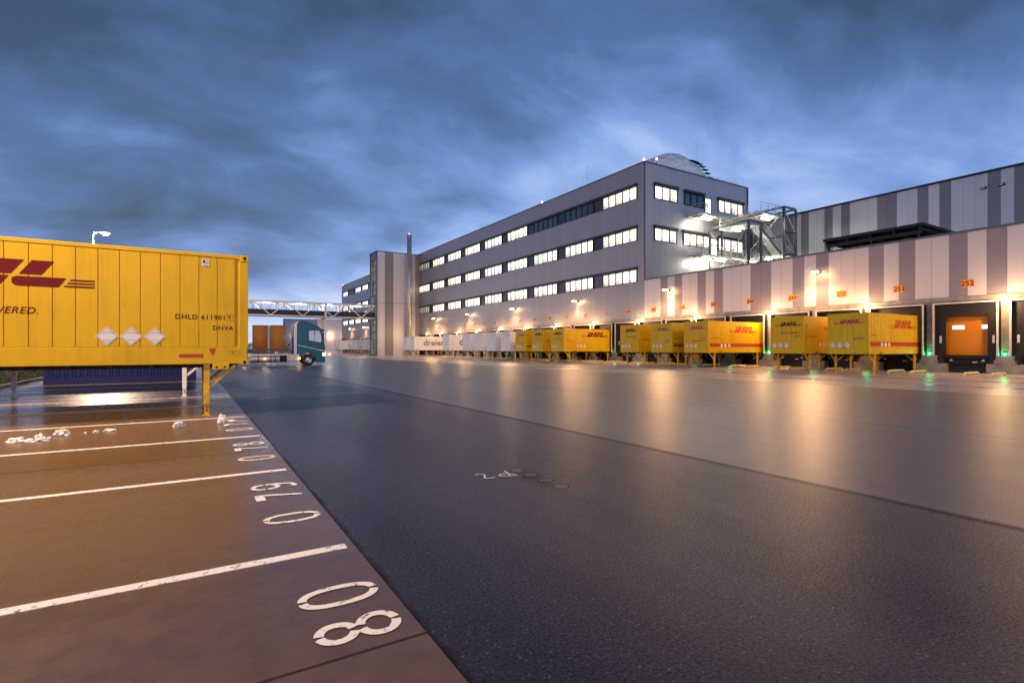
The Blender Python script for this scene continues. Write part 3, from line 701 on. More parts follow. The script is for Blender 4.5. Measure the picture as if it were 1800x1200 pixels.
# concrete beam, back wall, pillars and stepped piers
for par, ya, yb in ((hall, -40, 43.4), (office, 43.4, YE)):
    mb = MB()
    mb.box(44.44, ya, 4.74, 45.1, yb, 5.16)
    mb.build('concrete_beam', 'concrete', par)
    mb = MB(); mb.box(44.98, ya, 0, 45.3, yb, 4.74); mb.build('back_wall', 'curtain', par)
pil_me = None
for y_ in range(4, 184, 4):
    if 109 < y_ < 119: continue
    if pil_me is None:
        mb = MB()
        mb.box(44.40-XW, -.26, 1.16, .48, .26, 4.74)
        p_ = MB(); p_.box(-.42, -.92, .0, .48, .92, .62)
        p_.box(-.42, -.62, .62, .48, .62, .88); p_.box(-.418, -.45, .88, .48, .45, 1.16)
        a_ = mb.build('pillar', 'concrete', bevel=.015); b_ = p_.build('dock_pier', 'concrete', bevel=.02); pil_me = (a_.data, b_.data)
        bpy.data.objects.remove(a_); bpy.data.objects.remove(b_)
    par = hall if y_ < 43 else office
    a_ = bpy.data.objects.new('pillar', pil_me[0]); sc.collection.objects.link(a_); a_.parent = par; a_.location = (XW, y_, 0)
    b_ = bpy.data.objects.new('dock_pier', pil_me[1]); sc.collection.objects.link(b_); b_.parent = a_
# downpipes on some pillars (slatted strip seen beside docks)
# number plates
for y_ in DOCKS:
    num = 252-(y_-14)//4
    if y_ > 108: continue
    s = thing('dock_sign', 'orange number plate reading %d on the facade, %s' % (num, ORD[(y_-10)//4+0] if y_ >= 10 else 'just past the right end'), 'sign', (XW, y_, 6.02), 0, 'dock number plates along the facade')
    mb = MB(); mb.box(-.035, -.36, -.24, -.006, .36, .24); mb.build('plate', 'sign_orange', s)
    mb = MB(); mb.sheet(text_polys(str(num), .34, .026, 0, 'CENTER'), (-.039, 0, -.17), (0, -1, 0), (0, 0, 1)); mb.build('number', 'ink', s, fix=False)

# ---------------------------------------------------------------- lamps
def point(name, loc, watts, color, size=.1, parent=None, typ='POINT', rot=None, spot=None, blend=.5):
    d = bpy.data.lights.new(name, typ); d.energy = watts; d.color = color
    if typ in ('POINT', 'SPOT'): d.shadow_soft_size = size
    if typ == 'AREA': d.size = size; d.shape = 'DISK'
    if spot: d.spot_size = R(spot); d.spot_blend = blend
    o_ = bpy.data.objects.new(name, d); sc.collection.objects.link(o_); o_.location = loc
    if rot: o_.rotation_euler = rot
    if parent: o_.parent = parent
    return o_
WARM = (1, .54, .24)
wl0 = None
WLY = [7.7, 23.7, 39.7, 55.5, 71.5, 87.5, 103.3, 140, 156, 172]
for y_ in WLY:
    n_ = 252-round((y_-14)/4)
    lab = 'bright warm flood lamp high on the wall near sign %d, %s' % (n_, ORD[WLY.index(y_)-1] if y_ > 8 else 'just past the right end') if y_ < 108 else 'small flood lamp on the far facade beyond the stair tower, number %s from the tower' % {140: 'one', 156: 'two', 172: 'three'}[y_]
    if wl0 is None:
        wl0 = thing('wall_lamp', lab, 'lamp', (XW, y_, 7.95), 0, 'flood lamps along the facade')
        mb = MB(); mb.bar((0, 0, 0), (-.55, 0, .08), .06); mb.box(-.06, -.12, -.12, 0, .12, .12); mb.build('arm', 'dark_frame', wl0)
        mb = MB(); mb.box(-.95, -.22, .02, -.45, .22, .14); mb.build('housing', 'alu', wl0, bevel=.02)
        mb = MB(); mb.box(-.92, -.17, -.05, -.50, .17, .018); mb.build('lens', 'lamp_warm', wl0)
        point('lamp_light', (-1.25, 0, -.12), 860, WARM, .3, wl0, 'SPOT', (0, R(24), 0), 165, .6)
    else: dup(wl0, (XW, y_, 7.95), 0, lab)
pl0 = None
for y_ in range(4, 109, 8):
    a_, b_ = 252-(y_-2-14)//4, 252-(y_+2-14)//4
    lab = 'round warm lamp between docks %d and %d, %s' % (b_, a_, ORD[(y_-12)//8] if y_ > 11 else 'just past the right end')
    if pl0 is None:
        pl0 = thing('pillar_lamp', lab, 'lamp', (44.40, y_, 4.78), 0, 'lamps on the dock pillars')
        mb = MB(); mb.box(-.12, -.1, -.1, 0, .1, .1); mb.build('housing', 'dark_frame', pl0, bevel=.01)
        mb = MB()
        bm_ = bmesh.new(); bmesh.ops.create_uvsphere(bm_, u_segments=12, v_segments=8, radius=.12)
        me_ = bpy.data.meshes.new('globe'); bm_.to_mesh(me_); bm_.free(); me_.materials.append(MT['lamp_warm'])
        go = bpy.data.objects.new('globe', me_); sc.collection.objects.link(go); go.parent = pl0; go.location = (-.24, 0, 0)
        point('lamp_light', (-1.3, 0, -.25), 150, WARM, .1, pl0)
    else: dup(pl0, (44.40, y_, 4.78), 0, lab)
sl0 = None
for y_ in range(8, 109, 4):
    a_, b_ = 252-(y_-2-14)//4, 252-(y_+2-14)//4
    lab = 'green lamp low between docks %d and %d, %s' % (b_, a_, ORD[(y_-12)//4] if y_ > 11 else 'just past the right end')
    if sl0 is None:
        sl0 = thing('signal_lamp', lab, 'signal light', (44.40, y_+.05, 1.28), 0, 'green signal lamps between the docks')
        mb = MB(); mb.box(-.07, -.08, -.13, 0, .08, .14); mb.build('housing', 'dark_frame', sl0, bevel=.01)
        mb = MB(); mb.tube([(-.07, 0, 0), (-.12, 0, 0)], .065, 12); mb.build('lens', 'green', sl0)
        point('lamp_light', (-.25, 0, 0), 5.0, (.05, 1, .3), .06, sl0)
    else: dup(sl0, (44.40, y_+.05, 1.28), 0, lab)
# ---------------------------------------------------------------- wheel guides
wg0 = None
for y_ in DOCKS:
    if y_ > 108: continue
    num = 252-(y_-14)//4
    for s_, side in ((1.36, 'left'), (-1.36, 'right')):
        lab = 'low bent tube at the %s of dock %d, %s' % (side, num, ORD[(y_-10)//4] if y_ >= 10 else 'just past the right end')
        if wg0 is None:
            wg0 = MB(); wg0.tube([(-1.15, 0, 0), (-1.15, 0, .06), (-1.08, 0, .13), (-.98, 0, .155), (.98, 0, .155), (1.08, 0, .13), (1.15, 0, .06), (1.15, 0, 0)], .065, 10)
            wg0 = wg0.build('wheel_guide', 'guide'); wg0.location = (40.7, y_+s_, 0); tag(wg0, lab, 'wheel guide', 'wheel guides in front of the docks')
        else: dup(wg0, (40.7, y_+s_, 0), 0, lab)

# ================================================================== SWAP BODIES
def swap_body(name, label, L, body, leg, origin, group, inset=.9, decor='dhl', nums=('', ''), near=False, inset_near=None):
    t = thing(name, label, 'container', origin, 0, group)
    hw = 1.275; z0, z1 = 1.25, 3.97
    b = MB()
    b.box(.03, -hw+.03, z0+.30, L-.03, hw-.03, z1-.09)           # core
    pw = .385; gap = .008 if near else .014
    x = L-.29; first = True
    while x > .25:                                                # side panels
        xa = max(x-pw, .22)
        for s in (-1, 1): b.box(xa+gap, s*(hw-.03), z0+.43, x-gap, s*(hw-.006), z1-.11)
        x -= pw
    yy = -hw+.16
    for i in range(6):
        ya = yy+i*(2*hw-.32)/6; yb = ya+(2*hw-.32)/6
        b.box(.008, ya+gap, z0+.43, .03, yb-gap, z1-.16); b.box(L-.03, ya+gap, z0+.43, L-.008, yb-gap, z1-.16)
    b.build('body', body, t, bevel=.004 if near else 0)
    r = MB()
    for s in (-1, 1):
        r.box(.02, s*(hw-.10), z1-.10, L-.02, s*hw, z1-.01); r.box(.02, s*(hw-.12), z0+.02, L-.02, s*(hw+.004), z0+.42)
        for x in (0, L-.20): r.box(x+(0 if x == 0 else .0), s*(hw-.14), z0+.42, x+.20, s*(hw+.003), z1-.10)
    for x in (-.003, L-.085): r.box(x, -hw+.14, z1-.15, x+.088, hw-.14, z1-.01); r.box(x, -hw+.12, z0+.02, x+.088, hw-.12, z0+.42)
    r.build('frame', body, t, bevel=.008)
    for x in (-.012, L-.168):
        for s in (-1, 1):
            for za, zb in ((z1-.155, z1+.002), (z0-.005, z0+.11)):
                c = MB(); c.box(x, s*(hw-.16), za, x+.18, s*(hw+.012), zb); c.build('corner_casting', body, t, bevel=.006)
    h = MB()
    for x in (-.014, L+.004):
        for s in (-1, 1):
            for z in (z1-.075, z0+.055):
                n = 10; h.face([(x+(.0 if x < 0 else .01), s*(hw-.075)+.035*math.cos(2*math.pi*k/n), z+.045*math.sin(2*math.pi*k/n)) for k in range(n)])
        for z in (z1-.075, z0+.055):
            n = 10; xc = .078 if x < 0 else L-.078
            h.face([(xc+.035*math.cos(2*math.pi*k/n), -hw-.015, z+.045*math.sin(2*math.pi*k/n)) for k in range(n)])
    h.build('casting_hole', 'steel_black', t, fix=False)
    u = MB()
    for s in (-1, 1): u.box(.2, s*.42-.06, z0-.09, L-.2, s*.42+.06, z0+.05)
    for x in [.5+i*.75 for i in range(int((L-.8)/.75)+1)]: u.box(x, -hw+.15, z0-.04, x+.07, hw-.15, z0+.04)
    u.box(.3, -hw+.2, z0+.05, L-.3, hw-.2, z0+.10)
    u.build('underframe', 'steel_black', t)
    in2 = inset_near or inset
    for x, dr in ((inset, -1), (L-in2, 1)):
        for s in (-1, 1):
            lg = MB(); yl = s*(hw-.09)
            lg.box(x-.065, yl-.06, .28, x+.065, yl+.06, z0+.01); lg.box(x-.05, yl-.048, .03, x+.05, yl+.048, .28); lg.box(x-.09, yl-.08, .0, x+.09, yl+.08, .03)
            lo = lg.build('leg', leg, t, bevel=.006)
            br = MB(); br.bar((x+dr*.05, yl, .70), (x+dr*.62, yl, z0-.02), .05, .07); br.bar((x, yl-s*.05, .78), (x, yl-s*.55, z0-.04), .045, .05)
            br.build('brace', leg, lo)
            hb = MB()
            for zz in (.14, .21): hb.tube([(x, yl+s*.049-.0, zz), (x, yl+s*.056, zz)], .022, 8)
            hb.build('pin_hole', 'steel_black', lo)
    if decor is None: return t
    N_ = (0, -hw-.010, 0)
    def end_sheet(ps, y, z, m, nm, off=.0):       # on end x=0, u = -Y
        mb_ = MB(); mb_.sheet(ps, (-.004-off, y, z), (0, -1, 0), (0, 0, 1)); return mb_.build(nm, m, t, fix=False)
    def side_sheet(ps, x, z, m, nm, off=.0):      # on side y=-hw, u = +X
        mb_ = MB(); mb_.sheet(ps, (x, -hw+.003-off, z), (1, 0, 0), (0, 0, 1)); return mb_.build(nm, m, t, fix=False)
    def diamond(r): return [[(0, -r), (r, 0), (0, r), (-r, 0)]]
    def diamond_lines(r):
        q = r*.86; w_ = .004
        P_ = []
        for a, b_ in (((0, -q), (q, 0)), ((q, 0), (0, q)), ((0, q), (-q, 0)), ((-q, 0), (0, -q)), ((-q*.42, q*.58-.02), (q*.42, q*.58-.02)), ((-q*.42, -q*.58+.02), (q*.42, -q*.58+.02))):
            d_ = Vector((b_[0]-a[0], b_[1]-a[1])).normalized(); n__ = Vector((-d_.y, d_.x))*w_
            P_.append([(a[0]-n__.x, a[1]-n__.y), (b_[0]-n__.x, b_[1]-n__.y), (b_[0]+n__.x, b_[1]+n__.y), (a[0]+n__.x, a[1]+n__.y)])
        P_.append([(q*.50, q*.40), (q*.64, q*.30), (q*.70, q*.40), (q*.58, q*.52)])
        return P_
    if decor in ('dhl', 'dhl_band'):
        lm = 'red_faded' if decor == 'dhl_band' else 'ink_red'
        end_sheet(logo_polys(.27), -.35, 3.27, lm, 'logo')
        side_sheet(logo_polys(.56), L*.64+.35, 3.0, 'red_band' if decor == 'dhl_band' else 'red', 'logo')
        for i in range(3):
            d_ = end_sheet(diamond(.215), .92-.45*i, 1.86, 'sticker', 'hazard_diamond')
            mb_ = MB(); mb_.sheet(diamond_lines(.215), (-.008, .92-.45*i, 1.86), (0, -1, 0), (0, 0, 1)); mb_.build('diamond_print', 'grey_ink', d_, fix=False)
        if nums[0]: end_sheet(text_polys(nums[0], .13, .008, 0, 'RIGHT', 1.15), -.98, 2.22 if decor == 'dhl_band' else 2.72, 'ink', 'number')
        if nums[1]: end_sheet(text_polys(nums[1], .10, .006, 0, 'RIGHT', 1.15), -.98, 2.48, 'ink', 'number')
        if decor == 'dhl_band':
            side_sheet([[(.12, 0), (L-.15, 0), (L-.15, .29), (.12, .29)]], 0, 1.78, 'red_band', 'colour_band')
        for i in range(3): side_sheet(diamond(.2), 1.75+.5*i if decor == 'dhl_band' else 2.1+.5*i, 1.9, 'sticker', 'hazard_diamond', .003)
        side_sheet([[(0, .1), (.06, 0), (.12, .1)]], 1.1, 1.45, 'red', 'warning_triangle', .010); side_sheet([[(0, 0), (.45, 0), (.45, .07), (0, .07)]], 1.4, 1.33, 'red', 'reflector', .010)
        side_sheet(text_polys(nums[0] or '61', .12, .005, 0, 'LEFT', 1.1), .35, 2.45, 'ink_red', 'number')
    elif decor == 'dreier':
        side_sheet(text_polys('dreier', 1.22, .03, 0, 'LEFT', 1.02), 1.95, 2.2, 'grey_ink', 'lettering')
        for zz in (1.35,): side_sheet([[(0, 0), (.35, 0), (.35, .06), (0, .06)]], .5, zz, 'red_band', 'reflector', .010)
    elif decor == 'white':
        side_sheet([[(0, 0), (.55, 0), (.55, .1), (0, .1)]], .6, 1.85, 'red_band', 'reflector')
        end_sheet([[(0, 0), (.22, 0), (.22, .1), (0, .1)]], .1, 3.6, 'grey_ink', 'badge')
    elif decor == 'near':
        X0 = -origin[0]
        lx = X0-3.25
        side_sheet([p for p in logo_polys(.55)], lx, 2.96, 'red', 'logo')
        side_sheet(text_polys('EXCELLENCE. SIMPLY DELIVERED.', .14, .012, .25, 'RIGHT', 1.08), X0-2.77, 2.38, 'red', 'slogan')
        side_sheet(text_polys('DHLD 611901', .115, .016, 0, 'RIGHT', 1.12), X0+.70, 2.35, 'ink_red', 'number')
        side_sheet(text_polys('9', .095, .005, 0, 'LEFT', 1.1), X0+.775, 2.36, 'ink_red', 'number')
        q = X0+.745; e_ = .006
        side_sheet([[(0, 0), (.145, 0), (.145, e_), (0, e_)], [(0, .15), (.145, .15), (.145, .15+e_), (0, .15+e_)], [(0, 0), (e_, 0), (e_, .15), (0, .15)], [(.145-e_, 0), (.145, 0), (.145, .15), (.145-e_, .15)]], q, 2.33, 'ink_red', 'number_frame')
        side_sheet(text_polys('DNVA', .105, .016, 0, 'RIGHT', 1.12), X0+.89, 2.10, 'ink_red', 'number')
        for xx in (-1.606, -1.166, -.723):
            d_ = side_sheet(diamond(.215), X0+xx, 1.92, 'sticker', 'hazard_diamond', .002)
            mb_ = MB(); mb_.sheet(diamond_lines(.215), (X0+xx, -hw-.002, 1.92), (1, 0, 0), (0, 0, 1)); mb_.build('diamond_print', 'grey_ink', d_, fix=False)
        side_sheet([[(0, 0), (.5, 0), (.5, .085), (0, .085)]], X0-.25, 1.43, 'red_band', 'reflector', .010)
        side_sheet([[(0, .19), (.08, 0), (.16, .19)]], X0+.36, 1.46, 'red_band', 'warning_triangle', .010)
        pl = side_sheet([[(0, 0), (.15, 0), (.15, .17), (0, .17)]], X0+.22, 3.64, 'sticker', 'badge', .002); pl['label'] = 'small pale test plate near the roof'
        mb_ = MB(); r_ = .045
        def dl(a, b_, w_=.009):
            a = Vector(a); b_ = Vector(b_); n__ = Vector((-(b_-a).y, (b_-a).x)).normalized()*w_/1; return [tuple(a-n__), tuple(b_-n__), tuple(b_+n__), tuple(a+n__)]
        lines = [dl((.03, .07), (.03, .15)), dl((.035, .11), (.06, .145)), dl((.035, .11), (.06, .075))]
        cc = (.09, .11); pts = [(cc[0]-r_, cc[1]), (cc[0], cc[1]+r_), (cc[0]+r_, cc[1]), (cc[0], cc[1]-r_)]
        lines += [dl(pts[i], pts[(i+1) % 4], .005) for i in range(4)]
        mb_.sheet(lines, (X0+.22, -hw-.002, 3.64), (1, 0, 0), (0, 0, 1)); mb_.sheet(text_polys('0036 60', .022, .001, 0, 'CENTER'), (X0+.295, -hw-.002, 3.655), (1, 0, 0), (0, 0, 1)); mb_.build('badge_print', 'navy', pl, fix=False)
        side_sheet([[(0, 0), (.26, 0), (.26, .004), (0, .004)], [(0, .11), (.26, .11), (.26, .114), (0, .114)], [(0, 0), (.004, 0), (.004, .11), (0, .11)], [(.13, 0), (.134, 0), (.134, .11), (.13, .11)], [(.256, 0), (.26, 0), (.26, .11), (.256, .11)],
                    [(.04, .03), (.05, .03), (.05, .09), (.04, .09)], [(.07, .03), (.08, .03), (.08, .09), (.07, .09)], [(.17, .05), (.22, .05), (.22, .06), (.17, .06)]], X0+.82, 1.48, 'ink', 'data_plate', .010)
        # hanging lug bracket with two holes, and the pocket by the corner
        lb = MB(); lb.box(X0+.44, -hw-.02, 1.13, X0+.80, -hw+.06, 1.27); lbo = lb.build('lug_bracket', 'yellow', t, bevel=.008)
        lh = MB()
        for xx in (.53, .70): lh.tube([(X0+xx, -hw-.021, 1.195), (X0+xx, -hw-.024, 1.195)], .026, 12)
        lh.build('lug_hole', 'steel_black', lbo)
        st_ = side_sheet([[(0, 0), (.045, 0), (.045, .17), (0, .17)]], X0+.30, .88, 'sticker', 'leg_sticker', .0); st_.location.y = .065
    return t
swap_body('swap_body', 'large yellow container on legs filling the left foreground, white diamonds on its side', 7.82, 'yellow', 'yellow_leg', (-6.60, 15.975, 0), 'yellow swap bodies', decor='near', near=True)
b2 = swap_body('swap_body', 'yellow container on pale legs, mostly hidden behind the foreground one', 7.45, 'yellow', 'white_paint', (-6.35, 22.4, 0), 'yellow swap bodies', decor=None, inset=1.3)
DLAB = {18: ('dhl_band', ('603624', '')), 22: ('dhl', ('DHLD 604381 9', 'DNVA')), 30: ('dhl_band', ('DHLD 604223 7', 'DNVA')), 34: ('dhl_band', ('60837', '')), 38: ('dhl', ('DHLD 608227 1', 'DNVA')),
        50: ('dhl', ('DHLD 611722 3', 'DNVA')), 54: ('dhl', ('DHLD 603115 8', 'DNVA')), 58: ('dhl_band', ('DHLD 607352 1', 'DNVA'))}
YLAB = {18: 'yellow container numbered 603624, docked furthest right beside the empty door', 22: 'yellow container docked second from the right, left of the one numbered 603624',
        30: 'yellow container with a long red side band docked under sign 248', 34: 'yellow container in the middle of the group of three, under sign 247', 38: 'leftmost yellow container of the group of three, under sign 246',
        50: 'yellow container with a red logo on its open side, left of two empty docks', 54: 'yellow container squeezed second in the far yellow group', 58: 'farthest yellow container, next to the first white one'}
for y_, kd in OCC.items():
    num = 252-(y_-14)//4
    jit = random.Random(y_).uniform(-.12, .12)
    xo = 37.0+random.Random(y_+1).uniform(-.15, .1)
    L = 44.62-xo
    if kd == 'y':
        dec, nn = DLAB[y_]
        swap_body('swap_body', YLAB[y_], L, 'yellow_worn' if y_ in (18, 34, 54) else 'yellow', 'yellow_leg', (xo, y_+jit, 0), 'yellow swap bodies', decor=dec, nums=nn)
    elif kd == 'd':
        swap_body('swap_body', 'white container with large grey lettering dreier, %s' % ('its word half hidden by the next white container' if y_ == 82 else 'whole word readable at the far row end'), L, 'white_paint', 'guide', (xo, y_+jit, 0), 'white swap bodies', decor='dreier')
    else:
        lab = {62: 'plain white container right beside the last yellow one', 66: 'plain white container, second beyond the yellow row', 70: 'plain white container, third beyond the yellow row', 74: 'plain white container right of the half hidden dreier lettering', 102: 'farthest plain white container before the stair tower'}[y_] if y_ < 108 else 'far white container at dock %s beyond the stair tower' % {126: 'one', 130: 'two', 138: 'three', 142: 'four', 146: 'five', 158: 'six', 162: 'seven'}[y_]
        swap_body('swap_body', lab, L, 'white_paint', 'guide', (xo, y_+jit, 0), 'white swap bodies', decor='white')

# blue shipping container on the slab behind
bc = thing('shipping_container', 'dark blue steel container standing on the ground under the yellow one', 'container', (-5.85, 32.0, 0))
mb = MB()
x = .12; prof = []
while x < 5.9:
    prof += [(x, 0), (x+.07, 0), (x+.11, .035), (x+.18, .035), (x+.22, 0)]; x += .28
for s in (-1, 1):
    mb = MB()
    for i in range(len(prof)-1):
        (a, da), (b_, db) = prof[i], prof[i+1]; y0 = 0.03 if s < 0 else 2.41; q = 1 if s < 0 else -1
        mb.face([(a, y0+q*da, .22), (b_, y0+q*db, .22), (b_, y0+q*db, 2.50), (a, y0+q*da, 2.50)])
    mb.build('side_panel', 'navy', bc, fix=False)
mb = MB(); mb.box(.08, .08, .1, 5.98, 2.36, 2.52); mb.build('body', 'navy', bc)
mb = MB()
for y0 in (0, 2.32):
    mb.box(0, y0, .08, 6.06, y0+.12, .24); mb.box(0, y0, 2.47, 6.06, y0+.12, 2.59)
    for x0 in (0, 5.94): mb.box(x0, y0, .24, x0+.12, y0+.12, 2.47)
for x0 in (0, 5.9):
    mb.box(x0, .12, .08, x0+.16, 2.32, .24)
mb.box(1.9, -.004, .10, 2.25, .1, .2); mb.box(3.8, -.004, .10, 4.15, .1, .2)
mb.box(0, .0, 0, 6.06, 2.44, .08)
mb.build('frame', 'navy', bc, bevel=.01)

# ================================================================== TRUCK
TS = 1.06
tk = thing('truck', 'teal tractor truck with silver tanks driving past, cab facing right', 'truck', (9.60, 53.9, 0), R(-4.0))
tk.scale = (TS, TS, TS)
# local: x forward, origin at front axle on the ground; near side is -y
cab = MB()
prof = [(1.40, .42), (1.46, .9), (1.44, 1.5), (1.36, 2.05), (1.22, 2.72), (1.10, 3.22), (1.02, 3.40), (.70, 3.62), (.25, 3.84), (-.30, 4.02), (-.62, 4.06), (-.86, 3.98), (-.92, 3.6), (-.92, 1.05), (-.72, 1.05)]
for a in range(170, 5, -18): prof.append((.64*math.cos(R(a)), .52+.66*math.sin(R(a))))
prof += [(.66, .42)]
cab.prism(prof, -1.24, 1.24)
cab.build('cab', 'teal', tk, bevel=.045)
for a_, b_ in ((-1.20, -1.14), (1.14, 1.20)): mb = MB(); mb.prism([(-.95, 1.0), (-.95, 3.9), (-1.05, 3.86), (-1.22, 3.6), (-1.22, 1.0)], a_, b_); mb.build('side_deflector', 'chrome', tk, bevel=.01)
mb = MB(); mb.box(-1.02, -1.13, .95, -.93, 1.13, 3.85); mb.box(-1.27, -1.21, 1.0, -1.222, -1.13, 3.55); mb.box(-1.27, 1.13, 1.0, -1.222, 1.21, 3.55); mb.build('cab_back', 'steel_black', tk)
mb = MB(); mb.prism([(.0, 2.30), (.0, 3.06), (.12, 3.16), (.86, 3.16), (.99, 3.02), (1.12, 2.48), (1.06, 2.10), (.72, 2.16)], -1.252, -1.238)
sw = mb.build('side_window', 'side_glass', tk)
mb = MB(); mb.prism([(.0, 2.30), (.0, 3.06), (.12, 3.16), (.86, 3.16), (.99, 3.02), (1.12, 2.48), (1.06, 2.10), (.72, 2.16)], 1.238, 1.252); mb.build('side_window', 'side_glass', tk)
mb = MB(); mb.prism([(.10, 2.46), (.10, 2.98), (.30, 3.05), (.42, 2.98), (.42, 2.46)], -1.258, -1.253); mb.prism([(.50, 2.46), (.58, 3.05), (.82, 3.05), (.90, 2.50), (.72, 2.40)], -1.258, -1.253); mb.build('window_reflection_panel', emis('bright_cab_reveal', (.9, .8, .62), .7), sw) if False else None
mb = MB(); mb.bar((.02, -1.256, 2.27), (.02, -1.256, 3.10), .03); mb.bar((.52, -1.256, 2.25), (.52, -1.256, 3.15), .035); mb.build('window_post', 'rubber', tk)
mb = MB(); mb.face([(1.375, -1.12, 2.06), (1.375, 1.12, 2.06), (1.13, 1.12, 3.16), (1.13, -1.12, 3.16)]); mb.v = [(a+.02, b_, c) for a, b_, c in mb.v]; mb.build('windscreen', 'cab_glass', tk, fix=False)
mb = MB(); mb.prism([(1.05, 3.34), (1.40, 3.22), (1.42, 3.15), (1.08, 3.22)], -1.15, 1.15); mb.build('sun_visor', 'rubber', tk)
mb = MB(); mb.bar((-.90, -1.25, 1.84), (.9, -1.25, 1.42), .012, .065); mb.bar((.9, -1.25, 1.42), (1.38, -1.25, 1.34), .012, .065); mb.build('white_stripe', 'white_paint', tk)
mb = MB()   # door shut lines
mb.bar((.0, -1.246, 1.15), (.0, -1.246, 3.2), .015); mb.bar((1.12, -1.246, .9), (1.12, -1.246, 2.1), .015); mb.bar((.0, -1.246, 1.3), (.62, -1.246, 1.0), .015); mb.box(.06, -1.27, 2.02, .24, -1.247, 2.07)
mb.bar((-.9, -1.246, 3.25), (.9, -1.246, 3.22), .014)
mb.build('door', 'rubber', tk)
for s in (-1, 1):
    mb = MB(); mb.box(1.20, s*1.30, 2.35, 1.30, s*1.52, 3.02); mb.bar((1.16, s*1.22, 2.95), (1.24, s*1.40, 3.0), .04); mb.bar((1.2, s*1.22, 2.4), (1.24, s*1.40, 2.42), .04); mb.build('mirror', 'rubber', tk, bevel=.03)
    mb = MB(); mb.box(1.38, s*1.22, .80, 1.475, s*.82, 1.28); mb.box(1.20, s*1.245, .88, 1.38, s*1.235, 1.15); mb.build('headlight', 'headlight', tk, bevel=.02)
mb = MB(); mb.box(.70, -1.22, .30, 1.45, 1.22, .42); mb.build('bumper', 'teal', tk, bevel=.02)
mb = MB(); mb.box(1.445, -.85, .75, 1.475, .85, 1.85); mb.build('grille', 'rubber', tk)
def wheel(x, y, dual=False):
    t_ = MB(); s = -1 if y < 0 else 1; wd = .30 if not dual else .58
    prf = [(.30, 0), (.44, 0), (.50, .03), (.52, .08), (.52, wd-.08), (.50, wd-.03), (.44, wd), (.30, wd)]
    n = 32
    for i in range(n):
        a, b_ = 2*math.pi*i/n, 2*math.pi*(i+1)/n
        for j in range(len(prf)-1):
            (r0, o0), (r1, o1) = prf[j], prf[j+1]
            t_.face([(x+r0*math.cos(a), y-s*o0, .52+r0*math.sin(a)), (x+r1*math.cos(a), y-s*o1, .52+r1*math.sin(a)), (x+r1*math.cos(b_), y-s*o1, .52+r1*math.sin(b_)), (x+r0*math.cos(b_), y-s*o0, .52+r0*math.sin(b_))], 0, True)
    t_ = t_.build('wheel', 'rubber', tk, fix=False)
    r_ = MB()
    for i in range(n):
        a, b_ = 2*math.pi*i/n, 2*math.pi*(i+1)/n
        for (r0, o0), (r1, o1) in (((.30, 0), (.27, .05)), ((.27, .05), (.17, .10)), ((.17, .10), (.13, .02)), ((.13, .02), (.0, .0))):
            r_.face([(x+r0*math.cos(a), y-s*o0, .52+r0*math.sin(a)), (x+r1*math.cos(a), y-s*o1, .52+r1*math.sin(a)), (x+r1*math.cos(b_), y-s*o1, .52+r1*math.sin(b_)), (x+r0*math.cos(b_), y-s*o0, .52+r0*math.sin(b_))])
    r_.build('rim', 'chrome', t_, fix=False)
    h_ = MB()
    for i in range(10):
        a = 2*math.pi*i/10; h_.tube([(x+.22*math.cos(a), y-s*.065, .52+.22*math.sin(a)), (x+.22*math.cos(a), y-s*.078, .52+.22*math.sin(a))][::-1], .028, 6)
    h_.build('rim_holes', 'steel_black', t_)
for x_ in (0, -6.15, -7.5):
    for y_ in (-1.22, 1.22): wheel(x_, y_, x_ < -1)
mb = MB()
for s in (-.42, .42): mb.box(-8.4, s-.05, .78, 1.1, s+.05, 1.06)
for x_ in (-7.9, -6.8, -5.4, -4.2, -3, -2): mb.box(x_, -.4, .82, x_+.15, .4, 1.02)
mb.box(-8.6, -1.15, .86, -8.4, 1.15, 1.02)
mb.build('chassis', 'alu', tk)
mb = MB(); mb.box(-6.9, -1.2, 1.14, -5.5, -.62, 1.17); mb.box(-6.9, .62, 1.14, -5.5, 1.2, 1.17); mb.box(-8.3, -1.2, 1.14, -6.95, -.62, 1.17); mb.build('mudguard', 'rubber', tk)
for s in (-1, 1):
    mb = MB(); prf = [(.28+.26*math.cos(a_)*1.05, .62+.30*math.sin(a_)) for a_ in [R(q) for q in range(0, 360, 20)]]
    mb.prism([(s*(.62+a_), b_) for a_, b_ in prf], -4.65, -2.35, ax='x'); tk_ = mb.build('fuel_tank', 'alu', tk)
    mb = MB()
    for x_ in (-4.1, -3.1, -2.75): mb.prism([(s*(.62+.28+.275*1.05*math.cos(R(q))), .62+.312*math.sin(R(q))) for q in range(0, 360, 20)], x_, x_+.07, ax='x')
    mb.build('strap', 'rubber', tk_)
    mb = MB(); mb.box(-2.33, s*.66, .33, -1.80, s*1.18, .92); mb.build('battery_box', 'rubber', tk, bevel=.03)
    mb = MB(); mb.box(-1.78, s*1.0, .42, -.74, s*1.22, 1.05); mb.build('side_skirt', 'alu', tk, bevel=.04)
    mb = MB()
    for x_ in (-.80, -3.6, -5.2): mb.box(x_, s*1.225, .62, x_+.12, s*1.25, .70)
    mb.build('side_marker', 'orange_marker', tk)
mb = MB(); mb.tube([(-1.3, -.55, 1.05), (-1.3, -.55, 2.5), (-1.35, -.55, 2.7)], .09, 10); mb.build('exhaust', 'chrome', tk)
mb = MB()
for i, yy in enumerate((-.25, 0, .25)): mb.tube([(-1.05, yy, 2.3), (-1.5, yy+.05, 1.9), (-1.75, yy, 1.5), (-1.6, yy, 1.15), (-1.3, yy, 1.08)], .025, 6)
mb.build('air_hose', 'rubber', tk)
